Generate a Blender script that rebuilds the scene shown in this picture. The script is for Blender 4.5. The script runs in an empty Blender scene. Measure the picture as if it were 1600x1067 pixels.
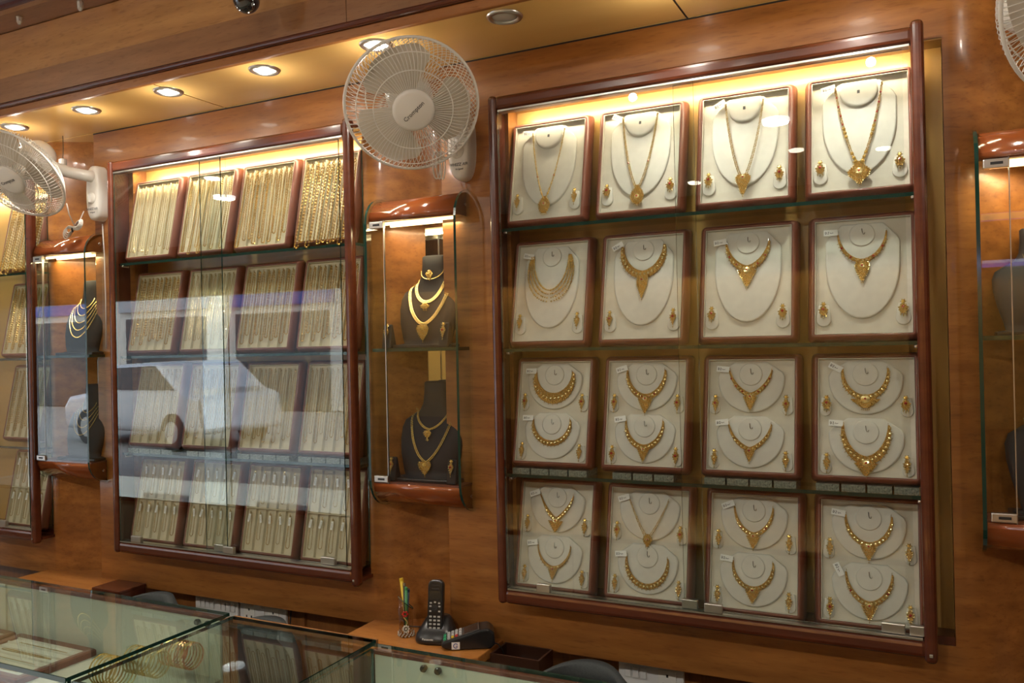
import bpy, bmesh, math, random
from mathutils import Vector, Matrix
from mathutils.bvhtree import BVHTree
random.seed(7)
SC = bpy.context.scene
COL = SC.collection
PI = math.pi
R = math.radians

# ------------------------------------------------------------------ camera
cam_data = bpy.data.cameras.new('camera')
cam = bpy.data.objects.new('camera', cam_data); COL.objects.link(cam)
yaw, pitch, roll = R(26.24273), R(0.2486), R(-1.22524)
Fv = Vector((-math.sin(yaw)*math.cos(pitch), math.cos(yaw)*math.cos(pitch), math.sin(pitch)))
Rt = Vector((math.cos(yaw), math.sin(yaw), 0)); Up = Rt.cross(Fv)
R2 = math.cos(roll)*Rt+math.sin(roll)*Up; U2 = -math.sin(roll)*Rt+math.cos(roll)*Up
M = Matrix((R2, U2, -Fv)).transposed().to_4x4(); M.translation = (0, 0, 1.6)
cam.matrix_world = M
cam_data.sensor_width = 36; cam_data.lens = 1303.465/1600*36
cam_data.clip_start = 0.02; cam_data.clip_end = 200
SC.camera = cam

# ------------------------------------------------------------------ world, lights, exposure
SC.view_settings.view_transform = 'Standard'; SC.view_settings.look = 'None'
SC.view_settings.gamma = 1; SC.view_settings.use_curve_mapping = False
SC.view_settings.exposure = 0.0
SC.cycles.max_bounces = 8; SC.cycles.diffuse_bounces = 3; SC.cycles.glossy_bounces = 4
SC.cycles.transparent_max_bounces = 24; SC.cycles.transmission_bounces = 4
SC.cycles.sample_clamp_indirect = 4.0
SC.cycles.caustics_reflective = False; SC.cycles.caustics_refractive = False
world = bpy.data.worlds.new('sky'); SC.world = world; world.use_nodes = True
wn = world.node_tree; wn.nodes.clear()
wo = wn.nodes.new('ShaderNodeOutputWorld'); wb = wn.nodes.new('ShaderNodeBackground')
sky = wn.nodes.new('ShaderNodeTexSky'); sky.sky_type = 'HOSEK_WILKIE'; sky.turbidity = 7
sky.sun_direction = Vector((0.3, 0.5, 0.8)).normalized(); sky.ground_albedo = 0.4
hs = wn.nodes.new('ShaderNodeHueSaturation'); hs.inputs['Saturation'].default_value = 0.6
wn.links.new(sky.outputs[0], hs.inputs['Color']); wn.links.new(hs.outputs[0], wb.inputs[0]); wn.links.new(wb.outputs[0], wo.inputs[0])
wb.inputs[1].default_value = 27.0

def light(name, kind, loc, energy, color, aim=None, size=0.1, size_y=None, spot=None, spread=None):
    d = bpy.data.lights.new(name, kind); d.energy = energy; d.color = color
    if kind == 'AREA':
        d.size = size
        if size_y: d.shape = 'RECTANGLE'; d.size_y = size_y
        if spread: d.spread = spread
    else:
        d.shadow_soft_size = size
    if spot: d.spot_size = spot; d.spot_blend = 0.7
    o = bpy.data.objects.new(name, d); COL.objects.link(o); o.location = loc
    if aim: o.rotation_euler = (Vector(aim)-Vector(loc)).to_track_quat('-Z', 'Y').to_euler()
    return o
WARM = (1.0, 0.78, 0.52); WHITE = (1.0, 0.93, 0.82); COOL = (0.80, 0.90, 1.0)
SOF = [(-3.40, 1.94), (-2.98, 1.948), (-2.570, 1.935), (-2.168, 1.929), (-1.757, 1.923), (-1.346, 1.916), (-0.535, 1.916), (-0.13, 1.916), (0.28, 1.916)]
for x, y in SOF:
    light('downlight_beam', 'SPOT', (x, y, 2.425), 11, WHITE, (x, y, 0), size=0.03, spot=R(115))
    light('soffit_fill', 'POINT', (x, y, 2.36), 0.95, WHITE, size=0.011)  # added point lamp below each downlight, brightens the soffit around it
ROOMPANEL = [(-0.73, -0.76), (-5.06, -0.87), (-2.9, -0.8), (1.4, -0.8)]
for x, y in ROOMPANEL:
    l = light('room_panel_light', 'AREA', (x, y, 2.835), 22, WHITE, (x, y, 0), size=0.14); l.data.shape = 'DISK'
for x, y in [(-3.9, 0.5), (-2.4, 0.23), (-1.25, 0.23), (-0.18, 0.23)]:
    light('ceiling_spot_light', 'POINT', (x, y, 2.80), 5.5, WHITE, size=0.02)
# daylight that comes in through the open shop front
por = light('shop_front_portal', 'AREA', (-8.1, -3.05, 1.12), 1, COOL, (-8.1, 2, 1.12), size=5.7, size_y=2.2); por.data.cycles.is_portal = True
# the lit cabinets on the far side of the shop
for x in (-3.9, -1.6, 0.7):
    light('far_cabinet_tube_light', 'AREA', (x, -2.90, 2.16), 26, (1.0, 0.72, 0.40), (x, -3.0, 1.2), size=2.0, size_y=0.03)
# ------------------------------------------------------------------ materials
def mat(name, col=(0.5, 0.5, 0.5), rough=0.5, metal=0.0, coat=0.0, emit=None, es=1.0, spec=0.5, coat_r=0.08):
    m = bpy.data.materials.new(name); m.use_nodes = True
    b = m.node_tree.nodes['Principled BSDF']
    b.inputs['Base Color'].default_value = (*col, 1); b.inputs['Roughness'].default_value = rough
    b.inputs['Metallic'].default_value = metal; b.inputs['Coat Weight'].default_value = coat
    b.inputs['Coat Roughness'].default_value = coat_r
    b.inputs['Specular IOR Level'].default_value = spec
    if emit: b.inputs['Emission Color'].default_value = (*emit, 1); b.inputs['Emission Strength'].default_value = es
    return m
def nodes(m): return m.node_tree.nodes, m.node_tree.links, m.node_tree.nodes['Principled BSDF']
def vary(m, c1, c2, scale=(1, 1, 1), nscale=8, detail=4, bump=0.0, distort=0.0, lo=0.3, hi=0.7, coord='Object', rough=None):
    N, L, b = nodes(m)
    tc = N.new('ShaderNodeTexCoord'); mp = N.new('ShaderNodeMapping'); mp.inputs['Scale'].default_value = scale
    nz = N.new('ShaderNodeTexNoise'); nz.inputs['Scale'].default_value = nscale; nz.inputs['Detail'].default_value = detail
    nz.inputs['Distortion'].default_value = distort
    cr = N.new('ShaderNodeValToRGB'); cr.color_ramp.elements[0].position = lo; cr.color_ramp.elements[1].position = hi
    cr.color_ramp.elements[0].color = (*c1, 1); cr.color_ramp.elements[1].color = (*c2, 1)
    L.new(tc.outputs[coord], mp.inputs[0]); L.new(mp.outputs[0], nz.inputs['Vector']); L.new(nz.outputs['Fac'], cr.inputs[0]); L.new(cr.outputs[0], b.inputs['Base Color'])
    if bump:
        bp = N.new('ShaderNodeBump'); bp.inputs['Strength'].default_value = bump; bp.inputs['Distance'].default_value = 0.002
        L.new(nz.outputs['Fac'], bp.inputs['Height']); L.new(bp.outputs[0], b.inputs['Normal'])
    return m
def wood(name, c1, c2, c3, axis=0, rough=0.32, coat=0.22, s=1.0, fl=0.42):
    """veneer: long streaks along the axis + broad tone patches + short dark flecks"""
    m = mat(name, c1, rough, coat=coat, coat_r=0.06)
    N, L, b = nodes(m)
    tc = N.new('ShaderNodeTexCoord')
    def noise(sc, n, d):
        mp = N.new('ShaderNodeMapping'); mp.inputs['Scale'].default_value = sc
        nz = N.new('ShaderNodeTexNoise'); nz.inputs['Scale'].default_value = n; nz.inputs['Detail'].default_value = d
        L.new(tc.outputs['Object'], mp.inputs[0]); L.new(mp.outputs[0], nz.inputs['Vector']); return nz
    sc = [s*9, s*9, s*9]; sc[axis] = s*1.1
    n1 = noise(sc, 4, 6)
    sc2 = [s*2.5]*3; sc2[axis] = s*0.35
    n2 = noise(sc2, 2, 2)
    sc3 = [s*55]*3; sc3[axis] = s*8
    n3 = noise(sc3, 3, 2)
    r1 = N.new('ShaderNodeValToRGB'); e = r1.color_ramp.elements
    e[0].position = 0.32; e[0].color = (*c1, 1); e[1].position = 0.68; e[1].color = (*c2, 1)
    L.new(n1.outputs['Fac'], r1.inputs[0])
    mx = N.new('ShaderNodeMixRGB'); mx.inputs[2].default_value = (*c3, 1)
    r2 = N.new('ShaderNodeMapRange'); r2.inputs[1].default_value = 0.35; r2.inputs[2].default_value = 0.75; r2.inputs[4].default_value = 0.6
    L.new(n2.outputs['Fac'], r2.inputs[0]); L.new(r2.outputs[0], mx.inputs[0]); L.new(r1.outputs[0], mx.inputs[1])
    mx2 = N.new('ShaderNodeMixRGB'); mx2.blend_type = 'MULTIPLY'; mx2.inputs[2].default_value = (0.55, 0.45, 0.4, 1)
    r3 = N.new('ShaderNodeMapRange'); r3.inputs[1].default_value = 0.56; r3.inputs[2].default_value = 0.70; r3.inputs[4].default_value = fl
    L.new(n3.outputs['Fac'], r3.inputs[0]); L.new(r3.outputs[0], mx2.inputs[0]); L.new(mx.outputs[0], mx2.inputs[1])
    L.new(mx2.outputs[0], b.inputs['Base Color'])
    return m
WALL = wood('wall_veneer', (0.235, 0.088, 0.019), (0.41, 0.168, 0.040), (0.175, 0.062, 0.014))
WALLLOW = wood('lower_wall_veneer', (0.20, 0.075, 0.02), (0.28, 0.11, 0.03), (0.14, 0.05, 0.015), axis=2)
FASC = wood('fascia_veneer', (0.42, 0.21, 0.075), (0.56, 0.30, 0.11), (0.32, 0.14, 0.05), rough=0.3)
FASCD = wood('fascia_dark_veneer', (0.26, 0.125, 0.055), (0.36, 0.18, 0.08), (0.20, 0.09, 0.04), rough=0.3)
TRIMO = wood('trim_orange_wood', (0.33, 0.13, 0.04), (0.4, 0.17, 0.05), (0.25, 0.09, 0.03), rough=0.25)
ROSE = wood('rosewood_polish', (0.080, 0.019, 0.008), (0.115, 0.028, 0.011), (0.062, 0.014, 0.006), rough=0.24, coat=0.3, fl=0.0)
HOODW = wood('hood_polish', (0.25, 0.062, 0.016), (0.33, 0.09, 0.022), (0.18, 0.04, 0.012), rough=0.14, coat=0.8, fl=0.1)
TRAYW = vary(mat('tray_wood', rough=0.38, coat=0.2), (0.16, 0.045, 0.025), (0.21, 0.062, 0.034), (1, 1, 0.3), 30)
SOFFM = vary(mat('soffit_laminate', rough=0.17, coat=0.5, coat_r=0.05), (0.74, 0.45, 0.14), (0.82, 0.51, 0.17), (0.5, 2, 1), 3)
BACKM = vary(mat('ochre_back_panel', rough=0.35, coat=0.15), (0.46, 0.27, 0.075), (0.52, 0.31, 0.09), (1, 1, 1), 4)
LEDGE = wood('ledge_wood', (0.42, 0.16, 0.035), (0.5, 0.2, 0.045), (0.34, 0.12, 0.03), rough=0.22)
CREAM = vary(mat('cream_leatherette', rough=0.6), (0.62, 0.58, 0.49), (0.69, 0.65, 0.55), (1, 1, 1), 40, bump=0.05)
CREAMY = vary(mat('cream_chain_liner', rough=0.6), (0.60, 0.54, 0.39), (0.68, 0.61, 0.44), (1, 1, 1), 40)
PADM = vary(mat('white_leatherette_pad', rough=0.5), (0.66, 0.64, 0.58), (0.72, 0.70, 0.63), (1, 1, 1), 50, bump=0.04)
GOLD = mat('gold', (0.95, 0.56, 0.13), 0.22, metal=0.6)
vary(GOLD, (0.72, 0.43, 0.09), (0.95, 0.66, 0.20), (1, 1, 1), 350, lo=0.35, hi=0.65)
GOLDP = mat('pale_gold', (0.98, 0.74, 0.34), 0.18, metal=0.65)
vary(GOLDP, (0.82, 0.58, 0.20), (0.98, 0.84, 0.46), (1, 1, 1), 350, lo=0.35, hi=0.65)
GOLDD = mat('shade_gold', (0.42, 0.23, 0.05), 0.4, metal=0.5)  # darker gold; its colour carries the shade between beads and links
RUBY = mat('ruby_stone', (0.35, 0.01, 0.02), 0.1, coat=1)
EMER = mat('green_stone', (0.01, 0.13, 0.05), 0.1, coat=1)
STEEL = mat('steel', (0.75, 0.74, 0.72), 0.22, metal=1)
SATIN = mat('satin_nickel', (0.62, 0.6, 0.56), 0.3, metal=1)
BLACKP = mat('black_plastic', (0.012, 0.012, 0.013), 0.28, coat=0.2)
BLACKM = mat('black_matt', (0.014, 0.014, 0.015), 0.5)
VELVET = mat('black_display_velvet', (0.012, 0.012, 0.014), 0.7)
FANW = vary(mat('fan_white_plastic', rough=0.3, coat=0.2), (0.80, 0.78, 0.73), (0.84, 0.82, 0.77), (1, 1, 1), 3)
FANB = mat('fan_blade_plastic', (0.66, 0.61, 0.52), 0.3)
SWW = mat('switch_white', (0.75, 0.74, 0.73), 0.35)
PAPER = mat('tag_paper', (0.92, 0.92, 0.90), 0.6)
INK = mat('ink', (0.02, 0.02, 0.03), 0.6)
INKB = mat('blue_ink', (0.03, 0.06, 0.25), 0.5)
PRINT = mat('grey_print', (0.06, 0.06, 0.065), 0.5)
TOWN = vary(mat('ceiling_paint', rough=0.8), (0.5, 0.5, 0.48), (0.56, 0.56, 0.54), (1, 1, 1), 3)
COUNTW = vary(mat('counter_pale_laminate', rough=0.3, coat=0.2), (0.72, 0.75, 0.63), (0.78, 0.81, 0.69), (1, 1, 1), 2)
COUNTD = mat('counter_deck_laminate', (0.62, 0.60, 0.50), 0.35)
KNOBM = mat('brown_knob', (0.05, 0.035, 0.02), 0.35)
CHAIRM = vary(mat('grey_chair_fabric', rough=0.75), (0.03, 0.035, 0.035), (0.05, 0.055, 0.055), (1, 1, 1), 200, bump=0.2)
GREENEDGE = mat('green_glass_edge', (0.006, 0.038, 0.028), 0.12, coat=0.5)
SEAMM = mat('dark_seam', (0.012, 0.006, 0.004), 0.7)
MIRROR = mat('mirror_silver', (0.78, 0.82, 0.80), 0.02, metal=1)
TUBEM = mat('tube_light_glow', (1, 0.9, 0.7), 0.4, emit=(1.0, 0.72, 0.36), es=4.0)
LAMPM = mat('lamp_glow', (1, 0.95, 0.85), 0.4, emit=(1.0, 0.9, 0.74), es=14.0)
PANELGLOW = mat('panel_glow', (1, 1, 1), 0.4, emit=(0.85, 0.93, 1.0), es=7.0)
LAMPOFF = mat('unlit_lamp', (0.5, 0.48, 0.42), 0.25, coat=0.6)
CORD = mat('white_cord', (0.72, 0.68, 0.62), 0.5)
FLOORM = vary(mat('floor_tile', rough=0.2), (0.52, 0.47, 0.39), (0.6, 0.55, 0.46), (1, 1, 1), 2)
PAVE = vary(mat('pavement', rough=0.9), (0.30, 0.30, 0.29), (0.40, 0.39, 0.37), (1, 1, 1), 3)
PLUM = mat('plum_gloss_tube', (0.06, 0.025, 0.05), 0.12, coat=0.8)
def glass(name, tint=(0.955, 0.975, 0.965), gain=1.75, solid=False):
    m = bpy.data.materials.new(name); m.use_nodes = True
    N, L = m.node_tree.nodes, m.node_tree.links; N.clear()
    out = N.new('ShaderNodeOutputMaterial'); tr = N.new('ShaderNodeBsdfTransparent'); tr.inputs[0].default_value = (*tint, 1)
    gl = N.new('ShaderNodeBsdfGlossy'); gl.inputs['Roughness'].default_value = 0.0; gl.inputs['Color'].default_value = (0.96, 1.0, 0.99, 1)
    fr = N.new('ShaderNodeFresnel'); fr.inputs['IOR'].default_value = 1.5
    geo = N.new('ShaderNodeNewGeometry'); inv = N.new('ShaderNodeMath'); inv.operation = 'SUBTRACT'; inv.inputs[0].default_value = 1
    L.new(geo.outputs['Backfacing'], inv.inputs[1])
    mu = N.new('ShaderNodeMath'); mu.operation = 'MULTIPLY'; L.new(fr.outputs[0], mu.inputs[0]); L.new(inv.outputs[0], mu.inputs[1])
    mg = N.new('ShaderNodeMath'); mg.operation = 'MULTIPLY'; mg.inputs[1].default_value = gain; mg.use_clamp = True; L.new(mu.outputs[0], mg.inputs[0])
    mx = N.new('ShaderNodeMixShader'); L.new(mg.outputs[0], mx.inputs[0]); L.new(tr.outputs[0], mx.inputs[1]); L.new(gl.outputs[0], mx.inputs[2])
    L.new(mx.outputs[0], out.inputs[0]); return m
GLASS = glass('clear_glass')
GLASSG = glass('thick_green_glass', (0.90, 0.95, 0.93))

# ------------------------------------------------------------------ mesh builder
class MB:
    def __init__(s): s.v = []; s.f = []; s.m = []; s.cur = 0
    def add(s, vs, fs, m=None):
        b = len(s.v); s.v += [tuple(p) for p in vs]; mi = s.cur if m is None else m
        for f in fs: s.f.append(tuple(i+b for i in f)); s.m.append(mi)
        return s
    def box(s, x0, x1, y0, y1, z0, z1, m=None):
        v = [(x0, y0, z0), (x1, y0, z0), (x1, y1, z0), (x0, y1, z0), (x0, y0, z1), (x1, y0, z1), (x1, y1, z1), (x0, y1, z1)]
        return s.add(v, [(0, 3, 2, 1), (4, 5, 6, 7), (0, 1, 5, 4), (1, 2, 6, 5), (2, 3, 7, 6), (3, 0, 4, 7)], m)
    def prism(s, poly, axis, a, b, m=None, mcap=None):
        """poly: 2D points; axis 'x': (y,z), 'y': (x,z), 'z': (x,y)"""
        n = len(poly)
        def P(p, t): return {'x': (t, p[0], p[1]), 'y': (p[0], t, p[1]), 'z': (p[0], p[1], t)}[axis]
        area = sum(poly[i][0]*poly[(i+1) % n][1]-poly[(i+1) % n][0]*poly[i][1] for i in range(n))
        if (area < 0) != (axis == 'y'): poly = poly[::-1]
        v = [P(p, a) for p in poly]+[P(p, b) for p in poly]
        caps = [tuple(range(n))[::-1], tuple(range(n, 2*n))]
        sides = [(i, (i+1) % n, n+(i+1) % n, n+i) for i in range(n)]
        if a > b: caps = [c[::-1] for c in caps]; sides = [c[::-1] for c in sides]
        s.add(v, sides, m); s.add([], [], m)
        bb = len(s.v)-2*n
        for c in caps: s.f.append(tuple(i+bb for i in c)); s.m.append((s.cur if m is None else m) if mcap is None else mcap)
        return s
    def octa(s, c, rx, ry=None, rz=None, m=None):
        ry = rx if ry is None else ry; rz = rx if rz is None else rz; x, y, z = c
        return s.add([(x+rx, y, z), (x-rx, y, z), (x, y+ry, z), (x, y-ry, z), (x, y, z+rz), (x, y, z-rz)],
                     [(0, 2, 4), (2, 1, 4), (1, 3, 4), (3, 0, 4), (2, 0, 5), (1, 2, 5), (3, 1, 5), (0, 3, 5)], m)
    def link(s, c, d, l, w, h, m=None):
        """elongated bead along unit 2D dir d=(dx,dz) in the xz plane"""
        x, y, z = c; dx, dz = d
        return s.add([(x+dx*l, y, z+dz*l), (x-dx*l, y, z-dz*l), (x-dz*w, y, z+dx*w), (x+dz*w, y, z-dx*w), (x, y-h, z), (x, y+h, z)],
                     [(0, 4, 2), (2, 4, 1), (1, 4, 3), (3, 4, 0), (2, 5, 0), (1, 5, 2), (3, 5, 1), (0, 5, 3)], m)
    def sphere(s, c, r, nu=12, nv=8, sx=1, sy=1, sz=1, m=None):
        v = [(c[0], c[1], c[2]+r*sz)]
        for j in range(1, nv):
            t = PI*j/nv
            for i in range(nu):
                p = 2*PI*i/nu; v.append((c[0]+r*sx*math.sin(t)*math.cos(p), c[1]+r*sy*math.sin(t)*math.sin(p), c[2]+r*sz*math.cos(t)))
        v.append((c[0], c[1], c[2]-r*sz)); f = []
        for i in range(nu): f.append((0, 1+i, 1+(i+1) % nu))
        for j in range(nv-2):
            for i in range(nu):
                a = 1+j*nu+i; b2 = 1+j*nu+(i+1) % nu; f.append((a, a+nu, b2+nu, b2))
        e = len(v)-1
        for i in range(nu): f.append((e, e-nu+(i+1) % nu, e-nu+i))
        return s.add(v, f, m)
    def lathe(s, prof, c=(0, 0, 0), axis='z', n=24, m=None, cap=True):
        """prof: (radius, height) bottom to top"""
        v = []; f = []
        for r, h in prof:
            for i in range(n):
                a = 2*PI*i/n; x, y = r*math.cos(a), r*math.sin(a)
                p = {'z': (x, y, h), 'y': (x, h, -y), 'x': (h, x, y)}[axis]
                v.append((c[0]+p[0], c[1]+p[1], c[2]+p[2]))
        for j in range(len(prof)-1):
            for i in range(n):
                a = j*n+i; b2 = j*n+(i+1) % n; f.append((a, b2, b2+n, a+n))
        if cap:
            f.append(tuple(range(n))[::-1]); k = (len(prof)-1)*n; f.append(tuple(range(k, k+n)))
        return s.add(v, f, m)
    def tube(s, pts, r, n=6, m=None, closed=False, cap=True):
        P = [Vector(p) for p in pts]; k = len(P); v = []; f = []; prev = None
        for i in range(k):
            if closed: t = P[(i+1) % k]-P[i-1]
            else: t = P[min(i+1, k-1)]-P[max(i-1, 0)]
            if t.length < 1e-9: t = Vector((0, 0, 1))
            t.normalize()
            if prev is None:
                a = Vector((0, 0, 1)) if abs(t.z) < 0.9 else Vector((1, 0, 0)); u = t.cross(a).normalized()
            else: u = (prev-t*prev.dot(t)).normalized()
            w = t.cross(u); prev = u; rr = r[i] if isinstance(r, (list, tuple)) else r
            for j in range(n):
                a = 2*PI*j/n; v.append(tuple(P[i]+u*rr*math.cos(a)+w*rr*math.sin(a)))
        for i in range(k if closed else k-1):
            for j in range(n):
                a = i*n+j; b2 = i*n+(j+1) % n; c2 = ((i+1) % k)*n+(j+1) % n; d = ((i+1) % k)*n+j; f.append((a, b2, c2, d))
        if not closed and cap: f.append(tuple(range(n))[::-1]); f.append(tuple(range((k-1)*n, k*n)))
        return s.add(v, f, m)
    def mesh(s, name, mats):
        me = bpy.data.meshes.new(name); me.from_pydata(s.v, [], s.f)
        for x in (mats if isinstance(mats, (list, tuple)) else [mats]): me.materials.append(x)
        me.polygons.foreach_set('material_index', s.m); me.update(); return me
    def build(s, name, mats, parent=None, smooth=False, bevel=0, segs=2, **kw):
        me = s.mesh(name, mats)
        if smooth: me.polygons.foreach_set('use_smooth', [True]*len(me.polygons))
        return mk(name, me, parent, bevel=bevel, segs=segs, **kw)
def mk(name, me, parent=None, bevel=0, segs=2, loc=None, rot=None, weld=False):
    o = bpy.data.objects.new(name, me); COL.objects.link(o)
    if parent: o.parent = parent
    if loc: o.location = loc
    if rot: o.rotation_euler = rot
    if bevel:
        md = o.modifiers.new('bevel', 'BEVEL'); md.width = bevel; md.segments = segs; md.limit_method = 'ANGLE'; md.angle_limit = R(40)
        md.harden_normals = False
    return o
def tag(o, label=None, cat=None, group=None, kind=None):
    if label: o['label'] = label
    if cat: o['category'] = cat
    if group: o['group'] = group
    if kind: o['kind'] = kind
    return o
def empty(name, loc=(0, 0, 0), rot=(0, 0, 0)):
    o = bpy.data.objects.new(name, None); COL.objects.link(o); o.location = loc; o.rotation_euler = rot
    o.empty_display_size = 0.05; return o
def struct(o): o['kind'] = 'structure'; return o
def bx(name, m, x0, x1, y0, y1, z0, z1, parent=None, bevel=0, segs=2):
    return MB().box(x0, x1, y0, y1, z0, z1).build(name, m, parent, bevel=bevel, segs=segs)
def text(name, body, size, m, parent=None, loc=(0, 0, 0), rot=(PI/2, 0, 0), ext=0.0003, align='CENTER'):
    c = bpy.data.curves.new(name, 'FONT'); c.body = body; c.size = size; c.align_x = align; c.align_y = 'CENTER'; c.extrude = ext; c.resolution_u = 2
    t = bpy.data.objects.new(name, c); COL.objects.link(t)
    dg = bpy.context.evaluated_depsgraph_get(); dg.update()
    me = bpy.data.meshes.new_from_object(t.evaluated_get(dg)); bpy.data.objects.remove(t); bpy.data.curves.remove(c)
    me.materials.clear(); me.materials.append(m)
    return mk(name, me, parent, loc=loc, rot=rot)
def smooth_obj(o):
    o.data.polygons.foreach_set('use_smooth', [True]*len(o.data.polygons)); return o
def arc(cx, cy, r, a0, a1, n, ry=None):
    ry = r if ry is None else ry
    return [(cx+r*math.cos(a0+(a1-a0)*i/n), cy+ry*math.sin(a0+(a1-a0)*i/n)) for i in range(n+1)]
def pane(name, x0, x1, y0, y1, z0, z1, parent, mats=None):
    """glass sheet: large faces clear, thin edges green"""
    d = (x1-x0, y1-y0, z1-z0); k = d.index(min(d)); b = MB().box(x0, x1, y0, y1, z0, z1)
    ax = [2, 2, 1, 0, 1, 0]
    b.m = [0 if ax[i] == k else 1 for i in range(6)]
    return b.build(name, mats or [GLASS, GREENEDGE], parent)

# ------------------------------------------------------------------ the room
WY = 2.16          # plane of the panelled wall
SZ = 2.443         # underside of the soffit
def niche(x0, x1, dep=0.105, n=32):
    """plan curve of a concave bay: eases back from x0, steps forward at x1"""
    pts = []
    for i in range(n+1):
        t = i/n; a = t*PI
        q = 0.5-0.5*math.cos(a); px = x0+(x1-x0)*q
        s = min(1, q/0.80); d = s*s*(3-2*s)
        if q > 0.94: d = max(0, 1-((q-0.94)/0.06)**1.5)
        pts.append((px, WY+dep*d))
    return pts
NICH = [(-3.106, -2.832), (-1.568, -1.289), (0.062, 0.345)]

def flat(x0, x1, z0=0.733, z1=SZ):
    return struct(bx('wall_back', WALL, x0, x1, WY, WY+0.06, z0, z1))
flat(-6.2, -4.2)
for (a, b) in [(-4.2, -3.106), (-2.832, -1.568), (-1.289, 0.062)]:
    c0 = {-4.2: -4.17, -2.832: -2.62, -1.289: -1.062}[a]; c1 = {-4.2: -3.108, -2.832: -1.578, -1.289: 0.052}[a]
    if c0-a > 0.002: flat(a, c0)
    if b-c1 > 0.002: flat(c1, b)
    flat(c0, c1, 2.285, SZ); flat(c0, c1, 0.733, 0.888)
for a, b in NICH:
    p = niche(a, b)
    m = MB(); poly = p+[(b, WY+0.16), (a, WY+0.16)]
    k = len(p)
    m.add([(x, y, z) for z in (0.733, SZ) for x, y in p], [(i, i+1, k+i+1, k+i) for i in range(k-1)])
    o = m.build('wall_back', WALL, smooth=True); struct(o)
    back = [(x, y+0.004) for x, y in p]+[(b, WY+0.16), (a, WY+0.16)]
    struct(MB().prism(back, 'z', 0.733, SZ).build('wall_back', WALLLOW))
flat(0.345, 3.0)
struct(bx('wall_lower', WALLLOW, -6.2, 3.0, 2.235, 2.3, 0, 0.733))
struct(bx('wall_backing', SEAMM, -6.2, 3.0, 2.33, 2.36, 0.0, SZ+0.5))
# soffit: laminate panels with dark joints
struct(bx('soffit_carcass', SEAMM, -6.2, 3.0, 1.846, 2.33, SZ+0.003, SZ+0.05))
sof = struct(empty('ceiling_soffit'))
seams = [-6.2, -5.39, -3.77, -2.152, -0.535, 1.08, 3.0]
for i in range(6):
    bx('ceiling_panel', SOFFM, seams[i]+0.0028, seams[i+1]-0.0028, 1.856, WY-0.005, SZ, SZ+0.003, sof)
    bx('ceiling_panel', SOFFM, seams[i]+0.0028, seams[i+1]-0.0028, WY, 2.33, SZ, SZ+0.003, sof)
FY = 1.844
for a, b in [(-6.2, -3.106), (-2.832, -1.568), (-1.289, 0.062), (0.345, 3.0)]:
    struct(bx('shadow_gap_strip', SEAMM, a, b, WY-0.0016, WY, SZ-0.0045, SZ-0.0002))  # thin dark strip painting the shadow gap where wall meets soffit
struct(bx('trim_1', TRIMO, -6.2, 3.0, FY-0.004, 1.856, SZ-0.002, 2.468, bevel=0.003))
struct(bx('trim_2', ROSE, -6.2, 3.0, FY-0.018, 1.85, 2.468, 2.484, bevel=0.006))
fas = struct(empty('fascia'))
fx = [-6.2, -3.62, -1.385, 0.6, 3.0]
for i in range(4):
    bx('board', FASCD, fx[i]+0.001, fx[i+1]-0.001, FY-0.008, FY+0.01, 2.484, 2.571, fas)
    bx('board', FASC, fx[i]+0.001, fx[i+1]-0.001, FY, FY+0.012, 2.571, 2.73, fas)
struct(bx('fascia_backing', SEAMM, -6.2, 3.0, FY+0.012, FY+0.03, 2.484, 2.9))
struct(bx('trim_3', FASCD, -6.2, 3.0, FY-0.10, FY+0.012, 2.732, 2.75))
m = MB(); m.tube([(-6.2, FY-0.10, 2.765), (3, FY-0.10, 2.765)], 0.017, 12); struct(m.build('trim_4', PLUM, smooth=True))
struct(bx('ceiling', TOWN, -11, 3.0, -3.1, FY-0.0, 2.86, 2.9))
struct(bx('floor', FLOORM, -11, 3.0, -3.1, 2.33, -0.05, 0))
# far side of the shop: open front to the left, panelled wall to the right
struct(bx('wall_front', WALLLOW, -5.2, 3.0, -3.1, -3.0, 0, 2.86))
struct(bx('wall_front', WALLLOW, -11, -5.2, -3.1, -3.0, 2.25, 2.86))
struct(bx('wall_right', WALL, 3.0, 3.1, -3.1, 2.33, 0, 2.9))
struct(bx('wall_left', WALL, -11.1, -11, -3.1, 2.33, 0, 2.9))
struct(bx('wall_back', WALL, -11, -6.2, WY, 2.3, 0, 2.9))
struct(bx('trim_5', TRIMO, -5.2, 3.0, -2.80, -2.76, 2.14, 2.42))
struct(bx('trim_6', ROSE, -5.2, 3.0, -3.0, -2.80, 2.22, 2.26))
struct(bx('trim_7', BACKM, -5.2, 3.0, -3.0, -2.985, 0.9, 2.22))
def at(px, py, y):
    """world point seen at a photo pixel on the plane y = const (used for cords and small fittings)"""
    d = Fv+R2*((px-800)/1303.465)-U2*((py-533.5)/1303.465)
    return Vector((0, 0, 1.6))+d*(y/d.y)

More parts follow.
